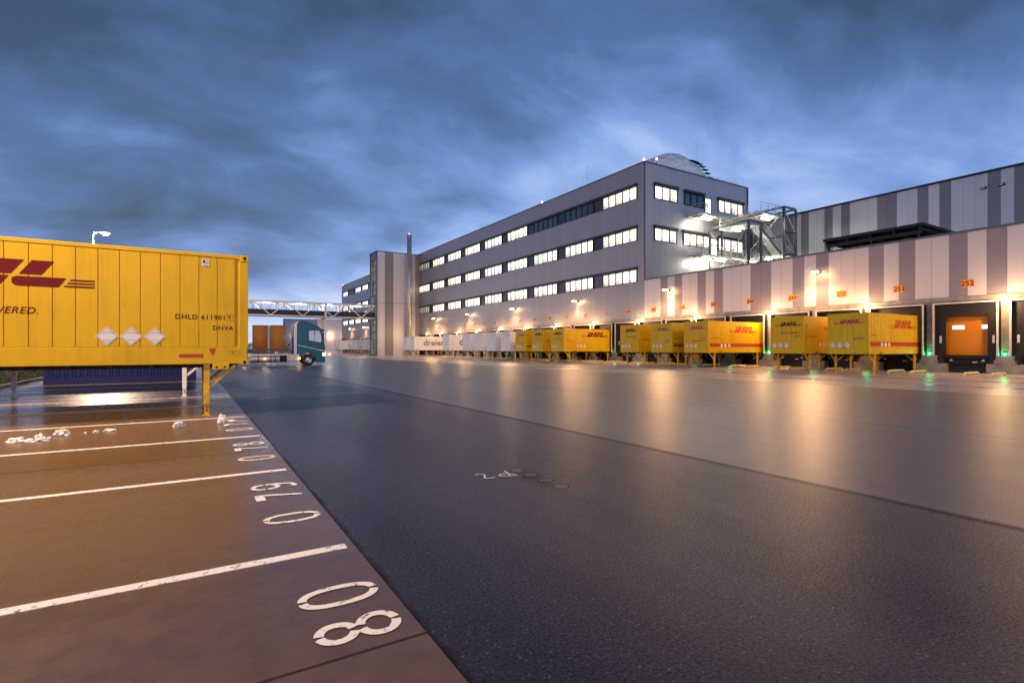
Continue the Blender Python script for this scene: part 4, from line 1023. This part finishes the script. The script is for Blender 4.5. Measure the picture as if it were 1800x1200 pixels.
mb = MB(); mb.box(-1.9, -.38, 1.062, -1.25, .38, 1.10); mb.box(-5.9, -.95, 1.07, -5.6, .95, 1.25); mb.box(-2.6, -1.1, 1.10, -2.45, 1.1, 1.22); mb.tube([(-5.1, -.55, 1.08), (-5.1, -.55, 1.40)], .08, 8); mb.build('catwalk', 'white_paint', tk)
for x_ in (-.80, -3.6, -5.2): point('marker_light', (x_*1.0+.06, -1.45, .64), 3.0, (1, .42, .1), .08, tk)
point('head_light', (1.75, -.9, 1.0), 7, (1, .9, .75), .1, tk)

# ================================================================== FOOTBRIDGE
fb = thing('footbridge', 'enclosed white truss footbridge spanning the yard to the stair tower', 'footbridge')
X0, X1, YF, YB = -34.0, 34.5, 114.2, 117.2
mb = MB(); mb.box(X0, YF-.1, 8.15, X1, YB+.1, 8.35); mb.box(X0, YF-.15, 11.0, X1, YB+.15, 11.12)
for x_ in [X0+i*.6 for i in range(int((X1-X0)/.6))]: mb.box(x_, YF-.12, 11.12, x_+.2, YB+.12, 11.26)
mb.build('deck_and_roof', 'galv', fb)
mb = MB(); mb.box(X0, YF, 8.36, X1, YF+.06, 9.45); mb.box(X0, YB-.06, 8.36, X1, YB, 9.45); mb.build('parapet_panel', 'dark_frame', fb)
mb = MB(); P8 = 9.0; x_ = X1; 
for yy in (YF-.12, YB+.12):
    mb.bar((X0, yy, 8.25), (X1, yy, 8.25), .22, .22); mb.bar((X0, yy, 10.95), (X1, yy, 10.95), .22, .22)
    x_ = X1
    while x_-6.0 > X0:
        mb.bar((x_, yy, 10.9), (x_-3.0, yy, 8.3), .16); mb.bar((x_-3.0, yy, 8.3), (x_-6.0, yy, 10.9), .16); x_ -= 6.0
mb.build('truss', 'white_paint', fb)
mb = MB()
x_ = X1-.1
while x_ > X0: mb.box(x_-.04, YF+.005, 9.45, x_+.04, YF+.055, 11.0); mb.box(x_-.04, YB-.055, 9.45, x_+.04, YB-.005, 11.0); x_ -= 1.5
mb.build('mullions', 'dark_frame', fb)
for cx_ in (24.2, -2.0, -28.0):
    mb = MB(); mb.box(cx_-.35, YF-.3, 0, cx_+.05, YF, 11.0); mb.box(cx_-.35, YB, 0, cx_+.05, YB+.3, 11.0); mb.box(cx_-.3, YF, 7.85, cx_, YB, 8.13); mb.build('support', 'hall_white', fb)
lamp = MB()
xx = X1-3.2
mbl = MB()
while xx > X0: mbl.box(xx-.4, 115.65, 10.88, xx+.4, 115.75, 10.94); xx -= 6.0
mbl.build('lamp_strip', 'tube', fb)
for xx in (31, 25, 19, 13): point('deck_light', (xx, 115.7, 10.6), 160, (1, .9, .7), .3, fb)

# ================================================================== STAIRS ON THE ROOF
es = thing('escape_stairs', 'galvanised escape stair and landings wrapping the end of the office block', 'staircase')
def rail(pts, h=1.05, posts=True, name='railing'):
    m_ = MB()
    for i in range(len(pts)-1):
        a, b_ = Vector(pts[i]), Vector(pts[i+1])
        for hh in (h, h*.66, h*.33): m_.bar(a+Vector((0, 0, hh)), b_+Vector((0, 0, hh)), .045 if hh == h else .03)
        n_ = max(1, int((b_-a).length/1.1))
        for k_ in range(n_+1):
            p = a.lerp(b_, k_/n_); m_.bar(p, p+Vector((0, 0, h)), .045)
    m_.build(name, 'galv', es)
def deck(x0, y0, x1, y1, z):
    m_ = MB(); m_.box(x0, y0, z-.05, x1, y1, z)
    for yy in (y0, y1-.1): m_.box(x0, yy, z-.26, x1, yy+.1, z-.052)
    n_ = max(2, int((x1-x0)/1.0))
    for k_ in range(n_+1):
        xx = x0+(x1-x0-.08)*k_/n_; m_.box(xx, y0+.1, z-.22, xx+.08, y1-.1, z-.054)
    m_.build('landing', 'galv', es)
def flight(a, b_, y0, y1):
    """a,b_ = (x,z); treads between y0,y1"""
    m_ = MB()
    for yy in (y0, y1): m_.bar((a[0], yy, a[1]-.1), (b_[0], yy, b_[1]-.1), .07, .26, 1)
    n_ = max(3, int(abs(b_[1]-a[1])/.185))
    for k_ in range(n_):
        t_ = (k_+.5)/n_; xx = a[0]+(b_[0]-a[0])*t_; zz = a[1]+(b_[1]-a[1])*t_
        m_.box(xx-.13, y0+.04, zz-.05, xx+.13, y1-.04, zz)
    m_.build('stair_flight', ['galv', 'blue_steel'], es)
    for yy in (y0, y1): rail([(a[0], yy, a[1]), (b_[0], yy, b_[1])])
for z_ in (17.85, 12.95):
    deck(51.6, 41.2, 63.0, 43.25, z_)
    rail([(51.65, 43.2, z_), (51.65, 41.25, z_), (63.0, 41.25, z_)])
deck(57.2, 37.2, 61.6, 41.19, 17.83); rail([(57.2, 41.1, 17.85), (57.2, 38.9, 17.85)]); rail([(57.2, 37.25, 17.85), (61.6, 37.25, 17.85), (61.6, 41.1, 17.85)])
deck(54.8, 37.2, 57.1, 42.5-1.35, 16.25); rail([(57.05, 37.25, 16.25), (54.85, 37.25, 16.25), (54.85, 41.1, 16.25)])
flight((57.0, 16.25), (60.2, 17.8), 39.6, 40.9)
flight((57.2, 16.2), (61.7, 13.3), 37.5, 38.8)
deck(61.7, 37.2, 64.1, 42.5, 13.3); rail([(61.7, 37.25, 13.3), (64.05, 37.25, 13.3), (64.05, 42.4, 13.3)])
flight((61.7, 13.2), (57.1, 10.5), 39.6, 40.9)
deck(54.8, 37.2, 57.1, 41.15, 10.5); rail([(54.85, 41.1, 10.5), (54.85, 37.25, 10.5)])
mb = MB()
for x_, y_, zt in [(54.8, 37.2, 16.3), (54.8, 42.5, 16.3), (57.15, 37.2, 16.3), (57.15, 42.5, 16.3), (61.7, 37.1, 18.8), (64.15, 37.1, 18.8), (61.7, 42.6, 18.8), (64.15, 42.6, 18.8)]:
    mb.box(x_-.11, y_-.11, 9.05, x_+.11, y_-.085, zt); mb.box(x_-.11, y_+.085, 9.05, x_+.11, y_+.11, zt); mb.box(x_-.02, y_-.085, 9.05, x_+.02, y_+.085, zt)
for a, b_ in [((54.8, 37.2, 16.4), (54.8, 42.5, 16.4)), ((57.15, 37.2, 16.4), (57.15, 42.5, 16.4)), ((54.8, 37.2, 16.4), (57.15, 37.2, 16.4)), ((54.8, 42.5, 16.4), (57.15, 42.5, 16.4)),
             ((61.7, 37.1, 18.9), (61.7, 42.6, 18.9)), ((64.15, 37.1, 18.9), (64.15, 42.6, 18.9)), ((61.7, 37.1, 18.9), (64.15, 37.1, 18.9)), ((61.7, 37.1, 15.9), (64.15, 37.1, 15.9)), ((61.7, 37.1, 13.15), (64.15, 37.1, 13.15)), ((64.15, 37.1, 15.9), (64.15, 42.6, 15.9))]:
    mb.bar(a, b_, .16, .22)
mb.build('steel_frame', 'blue_steel', es)
mb = MB()
for a, b_ in [((54.8, 37.2, 9.2), (54.8, 42.5, 16)), ((54.8, 42.5, 9.2), (54.8, 37.2, 16)), ((61.7, 37.1, 13.4), (61.7, 42.6, 18.5)), ((61.7, 42.6, 13.4), (61.7, 37.1, 18.5)),
             ((64.15, 37.1, 13.4), (64.15, 42.6, 18.5)), ((61.7, 37.1, 9.2), (64.15, 37.1, 13)), ((61.7, 37.1, 18.6), (64.15, 37.1, 16)), ((61.7, 37.1, 15.8), (64.15, 37.1, 13.4)), ((57.15, 42.5, 9.2), (61.7, 42.6, 13.2)), ((61.7, 37.1, 9.2), (61.7, 42.6, 13.2))]:
    mb.bar(a, b_, .07)
mb.build('bracing', 'galv', es)
for x_, y_, z_ in [(53.6, 42.1, 17.35), (59.6, 38.2, 17.3), (55.9, 39.6, 15.75), (53.6, 42.1, 12.45), (62.4, 39.6, 12.85), (59.0, 39.4, 12.2), (56.2, 41.9, 12.45), (59.2, 38.1, 11.6)]:
    m_ = MB(); m_.box(x_-.75, y_-.09, z_, x_+.75, y_+.09, z_+.12); m_.build('tube_lamp', 'tube', es)
    point('tube_light', (x_, y_, z_-.15), 95, (1, .88, .62), .25, es)
# dark canopy on the low roof
cn = thing('roof_canopy', 'black flat canopy on posts standing on the low hall roof', 'canopy')
mb = MB(); mb.box(52, 19.3, 11.9, 63, 27.4, 12.15); mb.build('slab', 'steel_black', cn)
mb = MB()
for y_ in [19.6+i*1.9 for i in range(5)]: mb.box(52.2, y_-.08, 11.6, 62.8, y_+.08, 11.895)
for x_ in (52.3, 57.5, 62.5): mb.box(x_-.09, 19.5, 11.3, x_+.09, 27.2, 11.598)
mb.build('beams', 'steel_black', cn)
for x_ in (52.3, 57.5, 62.5):
    for y_ in (19.7, 23.3, 27.0): mb = MB(); mb.box(x_-.08, y_-.08, 9.05, x_+.08, y_+.08, 11.298); mb.build('post', 'steel_black', cn)

# ================================================================== ROOFTOP
dm = thing('roof_dome', 'rounded translucent silver hood with louvres on the office roof', 'dome')
mb = MB(); Yd0, Yd1 = 49.0, 57.0; xc, rx, hz = 58.9, 4.8, 7.3
def hood(u, v):   # u 0..1 across X, v 0..1 along Y
    a = math.pi*u; k_ = .55+.45*math.sin(min(1, v*1.6+.25)*math.pi/2)
    return (xc-rx*math.cos(a)*(.9+.1*v), Yd0+(Yd1-Yd0)*v, 22.3+hz*math.sin(a)**.75*k_)
for i in range(20):
    for j in range(8):
        mb.face([hood(i/20, j/8), hood((i+1)/20, j/8), hood((i+1)/20, (j+1)/8), hood(i/20, (j+1)/8)], 0, False)
mb.face([hood(i/20, 0) for i in range(21)]); mb.face([hood(i/20, 1) for i in range(21)])
mb.build('hood', 'dome', dm, fix=False)
mb = MB()
for i in range(2, 19, 2): mb.tube([tuple(Vector(hood(i/20, j/8))+Vector((0, 0, .04))) for j in range(9)], .05, 5)
mb.build('ribs', 'galv', dm)
mb = MB()
for i in range(10, 17):
    p = hood(i/20, 0); mb.box(p[0]-.15, Yd0-.5, p[2]-.03, p[0]+.85, Yd0-.02, p[2]+.03)
mb.build('louvre', 'steel_black', dm)
rr = thing('roof_railing', 'thin galvanised safety railing along the office roof edge', 'railing')
m_ = MB()
for z_ in (.55, 1.1): m_.bar((52, 44.6, 22.3+z_+.6), (63.2, 44.6, 22.3+z_+.6), .04)
for i in range(9): m_.bar((52+i*1.4, 44.6, 22.3), (52+i*1.4, 44.6, 24.0), .045)
m_.build('rails', 'galv', rr)
for i, (x_, y_, z_, l_) in enumerate([(44.6, 43.6, 23.2, 'at the near roof corner'), (47.0, 43.9, 23.2, 'on a short post right of the roof corner'), (44.6, 64.2, 23.2, 'halfway along the long roof edge'), (44.6, 184.8, 23.2, 'at the far end of the long roof'), (50.5, 45.5, 23.2, 'beside the roof dome')]):
    b_ = thing('beacon', 'red obstruction light '+l_, 'beacon', (x_, y_, z_ if y_ > 43.8 or x_ < 46 else z_), 0, 'red roof beacons')
    pz = .75 if i == 1 else .12 if i != 4 else .4
    m_ = MB(); m_.tube([(0, 0, -.9 if i in (1, 4) else -.05), (0, 0, pz)], .04, 6); m_.build('stem', 'dark_frame', b_)
    m_ = MB(); m_.tube([(0, 0, pz), (0, 0, pz+.22)], .10, 10); m_.build('lens', 'redlight', b_)
    point('beacon_light', (-.1, -.3, pz+.3), 12, (1, .08, .1), .1, b_)
for i, (x_, y_) in enumerate([(60.5, 49), (53, 45), (62.5, 44.5), (44.8, 54)]):
    m_ = MB(); m_.tube([(x_, y_, 22.3), (x_, y_, 26.0 if i != 0 else 30.0)], .014, 5)
    tag(m_.build('lightning_rod', 'galv'), ['tallest thin rod rising behind the roof dome', 'thin rod left of the roof dome', 'thin rod at the right end of the roof railing', 'thin rod on the long roof edge near the corner'][i], 'lightning rod', 'lightning rods on the office roof')

# ================================================================== STREET LAMPS
def street_lamp(x, y, label, watts, first=[None]):
    if first[0] is None:
        t = thing('street_lamp', label, 'street lamp', (x, y, 0), 0, 'tall street lamps on the verge'); first[0] = t
        m_ = MB(); m_.tube([(0, 0, -.1), (0, 0, 12.05)], .11, 12, r2=.055); m_.build('pole', 'galv', t)
        m_ = MB(); m_.bar((0, 0, 12.0), (.75, 0, 12.05), .06); m_.build('arm', 'galv', t)
        m_ = MB(); m_.prism([(.45, 12.02), (1.25, 12.04), (1.22, 12.14), (.5, 12.16)], -.17, .17); m_.build('housing', 'alu', t, bevel=.02)
        m_ = MB(); m_.tube([(.88, 0, 12.02), (.88, 0, 11.95), (.88, 0, 11.88), (.88, 0, 11.84)], .27, 14, r2=.12); m_.build('lens', 'lamp_white', t)
        point('lamp_light', (.88, 0, 11.7), watts, (1, .69, .47), .30, t)
        return t
    return dup(first[0], (x, y, 0), 0, label)
street_lamp(-7.5, 12.5, 'tall street lamp on the verge beside the foreground container', 6000)
street_lamp(-7.5, 59.5, 'tall lit street lamp rising behind the yellow container', 4800)
street_lamp(-7.5, 106.5, 'third tall street lamp on the verge, added unseen behind the foreground container', 14000)  # assumed lamp, added out of sight to warm the far yard and truck
street_lamp(-7.5, 153.5, 'farthest tall street lamp on the verge, added unseen behind the foreground container', 14000)  # likewise added unseen, to light the orange tanks
street_lamp(-7.5, -34.5, 'tall street lamp on the verge behind the viewpoint', 4800)

# ================================================================== SNOW LUMPS
def lump(name, x, y, sx, sy, sz, seed, label):
    bm = bmesh.new(); bmesh.ops.create_icosphere(bm, subdivisions=4, radius=1)
    for v in bm.verts:
        n_ = noise.noise(v.co*1.7+Vector((seed*3.1, seed, 0)))*.5+noise.noise(v.co*4.5+Vector((seed, 0, 5)))*.20+noise.noise(v.co*11+Vector((seed, 4, 5)))*.06
        v.co *= 1+n_
        v.co.z = max(v.co.z, -.25); v.co = Vector((v.co.x*sx*.85, v.co.y*sy*.85, (v.co.z+.25)*sz*.8))
    me = bpy.data.meshes.new(name); bm.to_mesh(me); bm.free(); me.materials.append(MT['snow'])
    for p in me.polygons: p.use_smooth = True
    o_ = bpy.data.objects.new(name, me); sc.collection.objects.link(o_); o_.location = (x, y, .0)
    tag(o_, label, 'snow lump', 'lumps of snow on the slab')
for i, (x, y, a, b_, c, l_) in enumerate([(-2.63, 12.4, .13, .10, .085, 'largest snow lump at the left edge of the row'), (-2.42, 12.34, .12, .09, .055, 'flat snow lump touching the leftmost one'), (-2.32, 12.42, .08, .07, .11, 'tall snow lump second from the left'), (-2.24, 12.40, .10, .07, .06, 'ragged snow lump right of the tall one'),
    (-2.1, 12.92, .13, .09, .105, 'rounded snow lump below the bend of the stall line'), (-1.6, 13.05, .06, .05, .04, 'small brownish snow lump in the middle of the row'), (-1.38, 13.06, .13, .06, .055, 'long low brownish snow lump in mid row'), (-.22, 13.03, .13, .09, .12, 'wedge shaped snow lump left of the container leg'),
    (.58, 13.13, .11, .08, .17, 'pointed snow lump right of the container leg'), (.78, 13.45, .10, .06, .035, 'thin flat snow lump beside the number 077'), (-2.0, 12.80, .04, .03, .035, 'tiny snow crumb right of the rounded lump'), (-1.75, 13.0, .03, .03, .02, 'tiny brown snow crumb left of middle')]):
    lump('snow_lump', x, y, a, b_, c, i*1.3+.7, l_)

# ================================================================== FAR BACKGROUND
fh = thing('distant_hall', 'distant warehouse with a blue left part and white right part under the bridge', 'warehouse')
mb = MB(); mb.box(33.7, 240, 0, 47, 244, 14.3); mb.build('blue_block', 'hall_blue', fh)
mb = MB(); mb.box(47.004, 239.6, 0, 120, 300, 14.6); mb.build('white_block', 'hall_white', fh)
mb = MB()
for x_ in [34+i*.9 for i in range(15)]: mb.box(x_, 239.9, 0, x_+.3, 239.998, 14.2)
mb.build('cladding_rib', 'hall_blue', fh)
fl = None
for i, x_ in enumerate((38, 44, 52, 60)):
    t_ = thing('yard_lamp', 'small warm lamp on the distant hall, %s from the left' % ['first', 'second', 'third', 'fourth'][i], 'lamp', (x_, 239.4, 7.5), 0, 'lamps on the distant hall')
    m_ = MB(); m_.box(-.35, -.25, -.15, .35, .15, .1); m_.build('lens', 'lamp_warm', t_); m_ = MB(); m_.box(-.4, -.3, .102, .4, .25, .2); m_.build('housing', 'dark_frame', t_)
    point('lamp_light', (0, -1, -.3), 260, WARM, .3, t_)
for i, (px, r_) in enumerate(((458.5, 2.95), (489, 2.8))):
    a_ = (px-900)/920; Z_ = 200
    x_ = Z_*(.5225+a_*.8526); y_ = Z_*(.8526-a_*.5225)
    t_ = thing('storage_tank', ['left orange cylindrical tank beyond the truck', 'right orange cylindrical tank beyond the truck'][i], 'tank', (x_, y_, 0), 0, 'orange storage tanks')
    m_ = MB(); m_.tube([(0, 0, 0), (0, 0, 10.4)], r_, 28); m_.build('shell', 'orange_tank', t_)
    m_ = MB()
    for k_ in range(8): m_.tube([(0, 0, 1.2*k_+1.2), (0, 0, 1.2*k_+1.28)], r_+.04, 28)
    m_.build('hoop', 'orange_tank', t_)
    if i == 1: m_ = MB(); m_.box(-r_-1.0, -.8, 0, -r_-.1, .8, 10.0); m_.build('pipe_shaft', 'hall_white', t_)
gf = thing('guard_fence', 'long low dark fence along the far edge of the yard', 'fence')
m_ = MB()
for x_ in range(-60, 30, 3): m_.box(x_, 176, 0, x_+.12, 176.1, 1.5)
m_.build('post', 'blue_steel', gf); gf_p = m_
m_ = MB(); m_.box(-60, 175.9, .9, 30, 175.98, 1.5); m_.box(-60, 175.9, .35, 30, 175.98, .5); m_.build('rail', 'blue_steel', gf)
# distant tree belt: many small leaf faces
tb = MB(); rnd = random.Random(11)
for _ in range(26000):
    x_ = rnd.uniform(-420, 330); yb = 430+60*math.sin(x_*.01)
    hh = 7+4*noise.noise(Vector((x_*.03, 0, 0)))+2.5*noise.noise(Vector((x_*.15, 3, 0)))
    z_ = rnd.uniform(0, 1)**.8*hh; y_ = yb+rnd.uniform(-12, 12); s_ = rnd.uniform(.5, 1.3)
    a = Vector((rnd.uniform(-1, 1), rnd.uniform(-1, 1), rnd.uniform(-1, 1)))*s_; b_ = Vector((rnd.uniform(-1, 1), rnd.uniform(-.4, .4), rnd.uniform(-1, 1)))*s_
    p = Vector((x_, y_, z_)); tb.face([p, p+a, p+b_])
o = tb.build('distant_tree_belt', 'field', fix=False); setting(o, 'stuff'); tag(o, 'dark belt of far trees on the horizon', 'trees')
